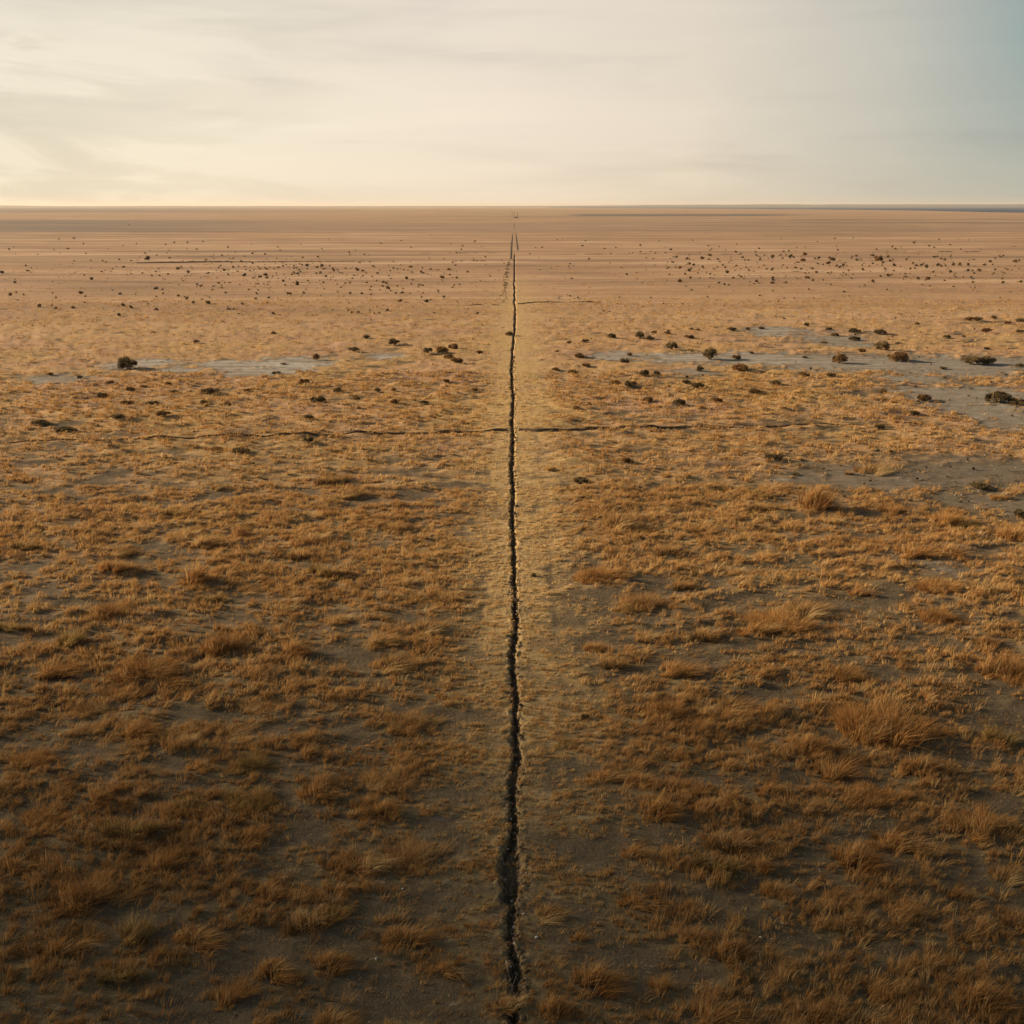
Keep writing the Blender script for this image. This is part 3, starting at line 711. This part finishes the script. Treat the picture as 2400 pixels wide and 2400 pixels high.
# tussocks of the foreground: (px, py, width px, tone, height, own label)
def t_zone(px, py):
    side = 'left' if px < 1203 else 'right'
    b = [(1230, 'nearest the side furrow'), (1420, 'in the middle ground'), (1620, 'halfway down the photo'), (1830, 'in the nearer grass'), (2050, 'in the near foreground'), (2250, 'low in the foreground'), (9999, 'along the bottom edge')]
    for lim, nm in b:
        if py < lim: return side, nm
zones = {}
for i, b in enumerate(T_):
    if b[5] is None: zones.setdefault(t_zone(b[0], b[1]), []).append((abs(b[0] - 1203), i))
lab = {}
TW = {'rust': 'rust coloured', 'straw': 'golden straw', 'olive': 'olive brown'}
for (side, z), lst in zones.items():
    for k, (_, i) in enumerate(sorted(lst)):
        b = T_[i]
        lab[i] = '%s %s tussock %s, %s %s of the ditch' % ('low' if b[4] < .75 else 'bushy', TW[b[3]], z, ORD[k], side)
for i, (px, py, w, tone, tall, own) in enumerate(T_):
    meshes = (BIG if w > 95 and py < 1900 or w > 140 else TUSS)[tone]
    plant('grass_tussock', meshes[i % len(meshes)], ('blades', 'seed_stalks'), px, py, w * 1.05, tall * (1.1 if meshes in TUSS.values() else 0.98), own or lab[i], 'grass tussock', 'tussocks standing out of the grass')

def scatter(name, protos, X, Y, W, mat, label, cat, sink=0.02, zs=1.0):
    """many tiny lumps that nobody could count, as one mesh"""
    V, Fc, T, A = [], [], [], []; off = 0
    Z = zat(X, Y); rs = np.random.RandomState(len(X))
    for k in range(len(X)):
        v, f, t, a = protos[k % len(protos)]
        th = rs.rand() * 6.283; c_, s_ = math.cos(th), math.sin(th)
        v2 = np.stack([(v[:, 0] * c_ - v[:, 1] * s_) * W[k] + X[k], (v[:, 0] * s_ + v[:, 1] * c_) * W[k] + Y[k], v[:, 2] * W[k] * zs + Z[k] - sink * W[k]], 1)
        V.append(v2); Fc.append(f + off); T.append(t); A.append(np.clip(a + 0.2 * rs.randn(), 0, 1)); off += len(v)
    me_ = mesh_np(name, np.concatenate(V), np.concatenate(Fc), np.concatenate(T), [mat], False, {'tint': np.concatenate(A)})
    return tag(link(name, me_), label, cat, kind='stuff')
_p = [proto_leaves(700 + k, 70, 0.5, 0.6, 4, 0.25) for k in range(6)]
_x, _y, _w = [], [], []
rs = np.random.RandomState(5)
for k in range(3000):
    px = 2400 * rs.rand(); py = 560 + 190 * rs.rand() ** 1.1
    left = math.exp(-((px - 700) / 340) ** 2) * math.exp(-((py - 645) / 42) ** 2); right = (px > 1560) * math.exp(-((py - 625) / 34) ** 2) * 0.6
    if rs.rand() < 0.10 + left + right:
        x, y, t = ground_at(px, py); _x.append(x); _y.append(y); _w.append((3.2 + 4.2 * rs.rand() ** 2) * t / F)
for k in range(260):
    px, py = (rs.uniform(1800, 2400), rs.uniform(1055, 1200)) if k < 150 else (rs.uniform(1500, 2400), rs.uniform(775, 985))
    x, y, t = ground_at(px, py); _x.append(x); _y.append(y); _w.append((3.0 + 9.0 * rs.rand() ** 2.5) * t / F)
for k in range(150):
    u = rs.rand(); px = np.interp(u, [0, .2, .5, 1], [1197, 1189, 1184, 1180]) + 3.5 * rs.randn() * (.4 + u); py = 606 + 105 * u
    x, y, t = ground_at(px, py); _x.append(x); _y.append(y); _w.append((1.6 + 3.0 * rs.rand() ** 2) * t / F)
scatter('scrub', _p, np.array(_x), np.array(_y), np.array(_w), M_SHRUB, 'fine brown scrub speckling the far plain', 'scrub')

# ------------------------------------------------------------------ furrows, ruts, banks, posts
def ribbon(name, pix, width, hgt, mat, label, profile='bank', seed=0, solid=0.0):
    """an earth line along pixel points: two low rough banks with a hollow between, or a plain rut"""
    P = np.array([ground_at(a, b)[:2] for a, b in pix])
    seg = np.concatenate([[0], np.cumsum(np.hypot(*np.diff(P, axis=0).T))])
    n = int(max(40, min(600, seg[-1] / 0.4)))
    s = np.linspace(0, seg[-1], n)
    x = np.interp(s, seg, P[:, 0]); y = np.interp(s, seg, P[:, 1])
    tx, ty = np.gradient(x), np.gradient(y); l = np.hypot(tx, ty); nx, ny = -ty / l, tx / l
    wob = 0.5 * width * fbm(s / 6, s * 0 + seed, 3, 91 + seed)
    x = x + nx * wob; y = y + ny * wob
    prof = [(-1, -0.08), (-.62, .25), (-.25, -.05 + .1), (0.05, .12), (.45, 1.0), (.75, .6), (1, -0.08)] if profile == 'bank' else [(-1, -.08), (-.6, .3), (0, .22), (.6, .3), (1, -.08)]
    V = []
    for j, (o, hh) in enumerate(prof):
        ww = width * (1 + 0.35 * fbm(s / 1.7, s * 0 + j, 2, 95 + seed))
        X, Y = x + nx * o * ww, y + ny * o * ww
        fade = np.clip(np.minimum(s + (seg[-1] if solid else 0), seg[-1] - s) / ((0.6 if solid else 0.22) * seg[-1]), 0, 1) ** (0.35 if solid else 0.7) * sstep(-0.35 - solid, 0.25 - solid, fbm(s / (0.06 * seg[-1] + 2), s * 0 + 5.5, 3, 99 + seed))
        Z = zat(X, Y) - 0.12 * (1 - fade) + fade * (hgt * hh * (1 + 0.8 * fbm(s / 1.1, s * 0 + j * .3, 3, 97 + seed)) if hh > 0 else -0.10)
        V.append(np.stack([X, Y, Z], 1))
    m = len(prof); V = np.stack(V, 1).reshape(-1, 3)
    k = np.arange(n * m).reshape(n, m)
    q = np.stack([k[:-1, :-1], k[1:, :-1], k[1:, 1:], k[:-1, 1:]], -1).reshape(-1, 4)
    o = link(name, mesh_np(name, V, q.ravel(), np.full(len(q), 4), [mat], True))
    return tag(o, label, kind='structure')
ribbon('furrow', [(1216,1010),(1260,1012),(1330,1010),(1460,1006),(1600,1003),(1700,1005),(1800,1002),(1895,998),(2250,994)], 0.13, 0.205, M_FURROW, 'thin dark furrow branching off to the right of the ditch', seed=1, solid=0.6)
ribbon('furrow', [(1190,1010),(1000,1015),(800,1020),(560,1024),(400,1028),(200,1033),(0,1037),(-260,1040)], 0.11, 0.165, M_FURROW, 'faint furrow branching off to the left of the ditch', seed=2, solid=0.7)
ribbon('furrow', [(1215,713),(1250,710),(1320,709),(1420,708)], 0.20, 0.17, M_FURROW, 'short dark furrow crossing the far field right of the ditch', seed=3, solid=0.5)
ribbon('furrow', [(1000,713),(1100,716),(1195,716)], 0.28, 0.2, M_EARTH, 'short faint furrow crossing the far field left of the ditch', seed=4)
ribbon('furrow', [(320,617),(480,614),(640,613),(900,612)], 0.40, 0.34, M_FURROW, 'dark line across the far field left of the ditch', seed=5, solid=0.4)
ribbon('furrow', [(1050,613),(1150,613)], 0.4, 0.28, M_EARTH, 'short dark dash across the far field just left of the ditch', seed=6)
ribbon('furrow', [(1960,588),(2100,590),(2390,591)], 0.4, 0.3, M_EARTH, 'dark line across the far field at the right edge', seed=7)
ribbon('furrow', [(960,594),(1190,593)], 0.35, 0.2, M_EARTH, 'thin line across the far field left of the end of ditch', seed=8)
ribbon('furrow', [(1216,596),(1600,596),(1900,598)], 0.3, 0.2, M_EARTH, 'thin line across the far field right of the end of ditch', seed=9)
ribbon('track', [(1197,606),(1198,580),(1200,560),(1201.5,543)], 0.40, 0.34, M_FURROW, 'left wheel rut continuing beyond the end of the ditch', 'rut', 11, 0.8)
ribbon('track', [(1213,586),(1211,570),(1209.5,556),(1208.5,543)], 0.40, 0.34, M_FURROW, 'right wheel rut continuing beyond the end of the ditch', 'rut', 12, 0.8)
ribbon('earth_bank', [(1200.5,511),(1209,511),(1216,510.5)], 1.6, 2.2, M_EARTH, 'short dark earth bank in the far distance where the ditch line ends', 'bank', 13)

def post(px, py, hpx, label):
    x, y, t = ground_at(px, py); h = hpx * t / F; r = 0.10 + 0.018 * h
    o = bpy.data.objects.new('utility_pole', None); COL.objects.link(o); o.location = (x, y, 0)
    n = 8; V, q = [], []
    for z, rr in ((-.5, r * 1.2), (h * .6, r), (h, r * .75)):
        V += [(rr * math.cos(k * 2 * math.pi / n), rr * math.sin(k * 2 * math.pi / n), z) for k in range(n)]
    q = [(s * n + k, s * n + (k + 1) % n, (s + 1) * n + (k + 1) % n, (s + 1) * n + k) for s in range(2) for k in range(n)]
    me_ = bpy.data.meshes.new('pole'); me_.from_pydata(V, [], q + [tuple(range(2 * n, 3 * n))]); me_.materials.append(M_POST); link('pole', me_, o)
    a, b, c = 0.16 * h, 0.09, 0.11
    V = [(sx * a, sy * b + 0.0 - r, h * .9 + sz * c) for sx in (-1, 1) for sy in (-1, 1) for sz in (-1, 1)]
    me_ = bpy.data.meshes.new('crossarm'); me_.from_pydata(V, [], [(0,1,3,2),(4,6,7,5),(0,4,5,1),(2,3,7,6),(0,2,6,4),(1,5,7,3)]); me_.materials.append(M_POST); link('crossarm', me_, o)
    tag(o, label, 'pole', 'poles at the far end of the ditch line')
post(1200.5, 508, 11, 'faint far pole above the left end of the earth bank')
post(1205, 508, 12, 'faint far pole above the middle of the earth bank')
post(1213, 508, 11, 'faint far pole above the right end of the earth bank')
post(1205, 537, 12, 'lone pole between the two wheel ruts and the far earth bank')

# ------------------------------------------------------------------ stones and sticks
def stone_mesh(seed):
    rs_ = np.random.RandomState(seed)
    import bmesh
    bm = bmesh.new(); bmesh.ops.create_icosphere(bm, subdivisions=2, radius=0.5)
    c = rs_.randn(5, 3); c /= np.linalg.norm(c, axis=1)[:, None]
    for v in bm.verts:
        p = np.array(v.co)
        for k in c:
            dd = p @ k - 0.34
            if dd > 0: p = p - k * dd * 0.85
        v.co = Vector(p * np.array([1, .8, .62]) * (1 + 0.05 * rs_.randn()))
    me_ = bpy.data.meshes.new('stone'); bm.to_mesh(me_); bm.free(); me_.materials.append(M_STONE)
    return me_
STN = [stone_mesh(s) for s in range(5)]
def stone(px, py, wpx, label, group):
    x, y, t = ground_at(px, py); w = wpx * t / F
    o = link('stone', STN[random.randrange(5)])
    o.location = (x, y, float(zat(x, y)[0]) + 0.2 * w); o.rotation_euler = (random.uniform(-.3, .3), random.uniform(-.3, .3), random.uniform(0, 6))
    o.scale = (w, w, w); tag(o, label, 'stone', group)
stone(1227,2143,7,'whitest round stone at the right rim of the ditch near the bottom',None)
stone(1257,2199,9,'grey white stone on soil right of the ditch near the bottom',None)
stone(882,2249,9,'pale angular stone lying in grass left of the ditch at bottom',None)
stone(1834,2163,7,'white stone below the fan shaped orange tussock',None)
stone(1782,2197,7,'white stone on dark pebbly soil at lower right',None)
stone(944,2085,6,'white stone in grass left of the ditch, lower middle',None)
stone(318,1635,4,'tiny white stone at middle left among rust grass',None)
rs = np.random.RandomState(9)
for k in range(70):
    yw = 21 + 55 * rs.rand() ** 1.6
    xw = float(xc(yw)) + rs.uniform(-1.0, 1.1) * float(halfw(yw))
    o = link('stone', STN[k % 5]); w = rs.uniform(0.045, 0.12)
    o.location = (xw, yw, float(zat(xw, yw)[0]) + 0.2 * w); o.rotation_euler = (0, 0, rs.rand() * 6); o.scale = (w, w * 1.2, w)
    tag(o, 'small pale stone or clod lying in the bed or on a rim of ditch', 'stone', 'pale stones along the ditch')
for k in range(70):
    px, py = (rs.uniform(1250, 2380), rs.uniform(1980, 2390)) if k < 48 else (rs.uniform(2000, 2350), rs.uniform(1060, 1180))
    x, y, t = ground_at(px, py); o = link('stone', STN[k % 5]); w = rs.uniform(2.0, 4.5) * t / F
    o.location = (x, y, float(zat(x, y)[0]) + 0.2 * w); o.rotation_euler = (0, 0, rs.rand() * 6); o.scale = (w, w, w)
    if k < 48: tag(o, 'white pebble scattered over dark soil at lower right', 'stone', 'white pebbles over the soil at lower right')
    else: tag(o, 'white fleck of stone on the dark clay at the right edge', 'stone', 'white flecks of stone on the dark clay')

def lump(seed):
    rs_ = np.random.RandomState(seed)
    v = np.array([[1,0,0],[-1,0,0],[0,1,0],[0,-1,0],[0,0,1],[0,0,-1],[.6,.6,.5],[-.6,.6,.5],[.6,-.6,.5],[-.6,-.6,.5],[.6,.6,-.5],[-.6,.6,-.5],[.6,-.6,-.5],[-.6,-.6,-.5]], float)
    import bmesh
    bm = bmesh.new()
    for p in v * 0.5 * (1 + 0.28 * rs_.randn(14, 1)): bm.verts.new(p)
    bmesh.ops.convex_hull(bm, input=bm.verts); bm.verts.ensure_lookup_table(); bm.verts.index_update()
    vv = np.array([q.co[:] for q in bm.verts]); ff = [[q.index for q in f.verts] for f in bm.faces]; bm.free()
    return vv, np.array([i for f in ff for i in f]), np.array([len(f) for f in ff]), np.full(len(vv), 0.5)
M_CLOD = grass_material('crumbled_earth', [(0.0, (0.05, 0.036, 0.023)), (0.5, (0.12, 0.086, 0.052)), (0.85, (0.24, 0.175, 0.11)), (1.0, (0.40, 0.32, 0.23))], 0.0)
LUMPS = [lump(s) for s in range(8)]
rs = np.random.RandomState(21)
n = 4600
_y = 19 + 110 * rs.rand(n) ** 2.0; hw_ = halfw(_y); sd2 = np.where(rs.rand(n) < 0.5, -1, 1)
off_ = np.where(rs.rand(n) < 0.68, hw_ * (1.0 + 0.45 * rs.randn(n)), hw_ * rs.rand(n)) 
_x = xc(_y) + sd2 * np.abs(off_)
scatter('clods', LUMPS, _x, _y, (0.02 + 0.12 * rs.rand(n) ** 3) * (1 + _y / 120), M_CLOD, 'crumbled earth clods along the rims and bed of the ditch', 'clods', 0.1, 0.8)
n = 9000
_y = np.sqrt(15 ** 2 + rs.rand(n) * (48 ** 2 - 15 ** 2)); _x = (rs.rand(n) * 2 - 1) * (0.6 * (_y + 6) + 2)
ok = (fbm(_x / 3.5, _y / 3.0, 3, 171) > 0.0) & (np.abs(_x - xc(_y)) > 0.4); _x, _y = _x[ok], _y[ok]; n = len(_x)
scatter('gravel', LUMPS, _x, _y, 0.018 + 0.06 * rs.rand(n) ** 3, M_CLOD, 'fine gravel and crumbs of soil between the tufts', 'gravel', 0.05, 0.7)

def stick(pix, r0, label):
    P = []
    for a, b, dz_ in pix:
        x, y, t = ground_at(a, b); P.append(np.array([x, y, float(zat(x, y)[0]) + dz_]))
    V, q = [], []
    n = len(P)
    for k, p in enumerate(P):
        d = P[min(k + 1, n - 1)] - P[max(k - 1, 0)]; d /= np.linalg.norm(d)
        u = np.cross(d, [0, 0, 1.0]); u /= np.linalg.norm(u); v = np.cross(u, d); rr = r0 * (1 - 0.75 * k / (n - 1))
        V += [tuple(p + rr * (u * math.cos(j * 1.2566) + v * math.sin(j * 1.2566))) for j in range(5)]
    for k in range(n - 1): q += [(k * 5 + j, k * 5 + (j + 1) % 5, (k + 1) * 5 + (j + 1) % 5, (k + 1) * 5 + j) for j in range(5)]
    q += [tuple(range(5))[::-1], tuple(range(5 * n - 5, 5 * n))]
    me_ = bpy.data.meshes.new('dead_stick'); me_.from_pydata(V, [], q); me_.materials.append(M_STICK)
    tag(link('dead_stick', me_), label, 'stick', 'bleached sticks about the ditch')
stick([(1186,2262,.12),(1196,2295,.1),(1206,2325,.06),(1212,2338,.3)], .012, 'longer thin bleached stick crossing the ditch near the bottom')
stick([(1213,2270,.1),(1203,2300,.12),(1192,2330,.1)], .010, 'shorter thin stick crossing the longer one over the ditch')
stick([(1182,2358,.05),(1192,2366,.08),(1203,2376,.05)], .018, 'pale thick stick lying at the left rim of ditch, lowest in frame')
stick([(1155,2150,.1),(1170,2153,.12),(1185,2157,.08)], .009, 'pale stick poking from grass into the left rim of ditch')
stick([(314,1950,.15),(335,1949,.3),(360,1944,.35)], .022, 'forked bleached stick poking out of an olive tussock at left')

# ------------------------------------------------------------------ water and hills on the horizon
def sea():
    shore = [(1290, 486.5), (1500, 488), (1700, 489.3), (1850, 490.5), (2000, 491.5), (2150, 493.5), (2300, 497), (2420, 499)]
    near = [ground_at(a, b)[:2] for a, b in shore]
    last = near[-1]; near += [(last[0] * 3.0, last[1] * 0.75)]
    s = np.linspace(0, len(near) - 1, 240); arr = np.array(near)
    nx_ = np.interp(s, range(len(near)), arr[:, 0]); ny_ = np.interp(s, range(len(near)), arr[:, 1])
    ny_ = ny_ * (1 + 0.035 * fbm(s * .55, s * 0, 3, 131))
    V = np.concatenate([np.stack([nx_, ny_, nx_ * 0 + 0.35], 1), np.stack([nx_ / ny_ * 58000, nx_ * 0 + 58000, nx_ * 0 + 0.35], 1)])
    n = len(s); k = np.arange(n - 1)
    q = np.stack([k, k + 1, k + 1 + n, k + n], 1)
    m, nt = new_mat('sea_water')
    p = N(nt, 'ShaderNodeBsdfPrincipled', inp={'Base Color': (0.006, 0.05, 0.11, 1), 'Roughness': 0.6}); p.inputs['Specular IOR Level'].default_value = 0.06
    geo = N(nt, 'ShaderNodeNewGeometry'); nn = noise(nt, geo.outputs['Position'], 0.05, 4)
    bm = N(nt, 'ShaderNodeBump', inp={'Strength': 1.0, 'Distance': 3.0}); L(nt, nn, bm.inputs['Height']); L(nt, bm.outputs[0], p.inputs['Normal'])
    out = N(nt, 'ShaderNodeOutputMaterial'); L(nt, p.outputs[0], out.inputs['Surface'])
    tag(link('sea', mesh_np('sea', V, q.ravel(), np.full(len(q), 4), [m], True)), 'dark blue strip of water on the right of the horizon', kind='structure')
sea()
def hills():
    # a very low ridge beyond the plain, highest to the right, with a faint rise at the far left
    d = 14000.0; n = 300
    ang = np.linspace(-0.9, 0.9, n)
    hgt = 13 + 6 * fbm(ang * 9, ang * 0, 4, 141) + 22 * sstep(0.0, 0.2, ang) + 14 * sstep(-0.40, -0.48, ang)
    rows_ = [(0, 0), (.45, .55), (1, 1), (1.6, .6), (2.2, 0)]
    V = []
    for a, hh in rows_:
        dd = d + a * 1500
        V.append(np.stack([dd * np.sin(ang), dd * np.cos(ang), hgt * hh * (1 + 0.15 * fbm(ang * 30, ang * 0 + a, 3, 142)) - (2 if hh == 0 else 0)], 1))
    m_ = len(rows_); V = np.stack(V, 1).reshape(-1, 3); k = np.arange(n * m_).reshape(n, m_)
    q = np.stack([k[:-1, :-1], k[1:, :-1], k[1:, 1:], k[:-1, 1:]], -1).reshape(-1, 4)
    tag(link('hills', mesh_np('hills', V, q.ravel(), np.full(len(q), 4), [simple_mat('hill_scrub', (0.02, 0.055, 0.085), .95, .2, .002)], True)),
        'very low dark hills along the horizon', kind='structure')
hills()

# ------------------------------------------------------------------ haze
def box(name, lo, hi, mat):
    V = [(x, y, z) for x in (lo[0], hi[0]) for y in (lo[1], hi[1]) for z in (lo[2], hi[2])]
    me_ = bpy.data.meshes.new(name); me_.from_pydata(V, [], [(0,1,3,2),(4,6,7,5),(0,4,5,1),(2,3,7,6),(0,2,6,4),(1,5,7,3)])
    me_.materials.append(mat); return link(name, me_)
def volume_mat(name, col, dens, aniso):
    m, nt = new_mat(name)
    v = N(nt, 'ShaderNodeVolumePrincipled', inp={'Color': (*col, 1), 'Density': dens, 'Anisotropy': aniso})
    out = N(nt, 'ShaderNodeOutputMaterial'); L(nt, v.outputs[0], out.inputs['Volume'])
    return m
HAZE = 0.00005
tag(box('haze', (-120000, -6000, -3), (120000, 70000, 62), volume_mat('haze_air', (0.95, 0.86, 0.76), HAZE, 0.2)), 'thin warm haze over the far plain', kind='stuff')

# ------------------------------------------------------------------ sun, sky, added shade bank
SUN_AZ = R(-72); SUN_EL = R(17)         # azimuth from +Y, negative to the left
sdir = Vector((math.sin(SUN_AZ) * math.cos(SUN_EL), math.cos(SUN_AZ) * math.cos(SUN_EL), math.sin(SUN_EL)))
sd_ = bpy.data.lights.new('sun', 'SUN'); sun = bpy.data.objects.new('sun', sd_); COL.objects.link(sun)
sd_.energy = 5.0; sd_.angle = R(1.6); sd_.color = (1.0, 0.77, 0.52)
sun.rotation_euler = sdir.to_track_quat('Z', 'Y').to_euler()
sun.location = (-60, 0, 60)

def added_shade_cloud(name, ground_xy, size, alt, dens, seed, label):
    """a lumpy vapour bank added out of view to the left so its shade falls at ground_xy"""
    import bmesh
    d = alt / math.tan(SUN_EL)
    cx, cy = ground_xy[0] + sdir.x / math.cos(SUN_EL) * d, ground_xy[1] + sdir.y / math.cos(SUN_EL) * d
    bm = bmesh.new(); bmesh.ops.create_icosphere(bm, subdivisions=5, radius=1)
    co = np.array([v.co[:] for v in bm.verts])
    k = 1 + 0.35 * fbm(co[:, 0] * 1.7 + co[:, 2], co[:, 1] * 1.7 - co[:, 2], 4, seed)
    co = co * k[:, None] * np.array(size)
    for v, c in zip(bm.verts, co): v.co = Vector(c)
    me_ = bpy.data.meshes.new(name); bm.to_mesh(me_); bm.free()
    me_.materials.append(volume_mat(name + '_vapour', (0.95, 0.95, 0.95), dens, 0.3))
    o = link(name, me_); o.location = (cx, cy, alt)
    return tag(o, label, kind='stuff')
added_shade_cloud('added_shade_cloud', (0, 1), (170, 22, 32), 260, 0.018, 151, 'unseen vapour bank added high to the left to shade the near grass')  # added out of view only so that its shade darkens the foreground

world = bpy.data.worlds.new('World'); scene.world = world; world.use_nodes = True
nt = world.node_tree; nt.nodes.clear()
sky = N(nt, 'ShaderNodeTexSky', sky_type='NISHITA', sun_disc=False, sun_elevation=SUN_EL, sun_rotation=SUN_AZ, air_density=1.0, dust_density=2.5, ozone_density=1.0)
tc = N(nt, 'ShaderNodeTexCoord'); G = tc.outputs['Generated']
sep = N(nt, 'ShaderNodeSeparateXYZ'); L(nt, G, sep.inputs[0])
# thin lit cloud veil near the horizon; streaked, warmer and brighter towards the sun
mp = N(nt, 'ShaderNodeMapping', inp={'Scale': (1.6, 1.6, 15.0), 'Rotation': (0.0, R(2.5), 0.0)}); L(nt, G, mp.inputs['Vector'])
n1 = noise(nt, mp.outputs[0], 1.5, 6, 0.55, 0.5)
mp2 = N(nt, 'ShaderNodeMapping', inp={'Scale': (2.0, 2.0, 17.0), 'Location': (3.1, 0.2, 0.7)}); L(nt, G, mp2.inputs['Vector'])
n2 = noise(nt, mp2.outputs[0], 1.3, 5, 0.55, 0.4)
dp = N(nt, 'ShaderNodeVectorMath', operation='DOT_PRODUCT'); L(nt, G, dp.inputs[0]); dp.inputs[1].default_value = (math.sin(SUN_AZ), math.cos(SUN_AZ), 0)
toward = dp.outputs['Value']      # 1 at the sun's azimuth, about -0.05 at the right edge of the view
tw = math_(nt, 'DIVIDE', math_(nt, 'ADD', toward, 0.2), 1.2)
veil = ramp(nt, tw, [(0.0, (1.1, 1.75, 1.9)), (0.05, (1.75, 2.4, 2.4)), (0.15, (3.6, 3.55, 3.15)), (0.29, (5.15, 4.6, 3.85)), (0.43, (5.7, 5.05, 4.25)), (0.62, (5.9, 5.35, 4.4)), (0.76, (5.75, 5.3, 4.35)), (1.0, (7.5, 6.4, 4.6))])
hz = math_(nt, 'MULTIPLY', ramp(nt, sep.outputs['Z'], [(0.0, (.85, .85, .85)), (0.13, (0, 0, 0))]), ramp(nt, tw, [(0.0, (1, 1, 1)), (0.30, (0, 0, 0))]))
veil = mixc(nt, hz, veil, (3.7, 3.5, 3.05))
low = ramp(nt, sep.outputs['Z'], [(0.0, (1.05, 1.0, 0.90)), (0.06, (1.02, 1.0, 0.96)), (0.2, (0.94, 0.945, 0.955))])
veil = mixc(nt, 1.0, veil, low, 'MULTIPLY')
veil = mixc(nt, 1.0, veil, (1.05, 1.05, 1.06), 'MULTIPLY')
streak = ramp(nt, math_(nt, 'ADD', math_(nt, 'MULTIPLY', n1, 0.65), math_(nt, 'MULTIPLY', n2, 0.35)), [(0.34, (0.84, 0.845, 0.86)), (0.48, (0.985, 0.985, 0.985)), (0.66, (1.04, 1.04, 1.03))])
veil = mixc(nt, 1.0, veil, streak, 'MULTIPLY')
mp3 = N(nt, 'ShaderNodeMapping', inp={'Scale': (2.4, 2.4, 15.0), 'Location': (0.4, 5.2, 1.9), 'Rotation': (0.0, R(4.0), 0.0)}); L(nt, G, mp3.inputs['Vector'])
n3 = noise(nt, mp3.outputs[0], 1.7, 6, 0.6, 0.7)
bank = ramp(nt, n3, [(0.50, (1.0, 1.0, 1.0)), (0.58, (0.88, 0.875, 0.865)), (0.72, (0.80, 0.80, 0.80))])
veil = mixc(nt, ramp(nt, tw, [(0.50, (0, 0, 0)), (0.74, (1, 1, 1))]), veil, mixc(nt, 1.0, veil, bank, 'MULTIPLY'))
high = mixc(nt, 0.62, sky.outputs[0], (0.62, 0.60, 0.50))      # thin grey overcast higher up
fac = ramp(nt, sep.outputs['Z'], [(0.0, (.97, .97, .97)), (0.20, (.95, .95, .95)), (0.36, (.10, .10, .10)), (1.0, (0.03, .03, .03))])
c = mixc(nt, fac, high, veil)
bg = N(nt, 'ShaderNodeBackground', inp={'Strength': 0.08}); L(nt, c, bg.inputs['Color'])
out = N(nt, 'ShaderNodeOutputWorld'); L(nt, bg.outputs[0], out.inputs['Surface'])

# ------------------------------------------------------------------ render settings
scene.view_settings.view_transform = 'Standard'; scene.view_settings.look = 'None'
scene.view_settings.exposure = 0.9; scene.view_settings.gamma = 1.0
scene.render.engine = 'CYCLES'
scene.cycles.use_denoising = True; scene.cycles.denoiser = 'OPENIMAGEDENOISE'; scene.cycles.denoising_input_passes = 'RGB_ALBEDO_NORMAL'
scene.cycles.max_bounces = 5; scene.cycles.diffuse_bounces = 2; scene.cycles.transmission_bounces = 2; scene.cycles.volume_bounces = 0
scene.cycles.sample_clamp_indirect = 4
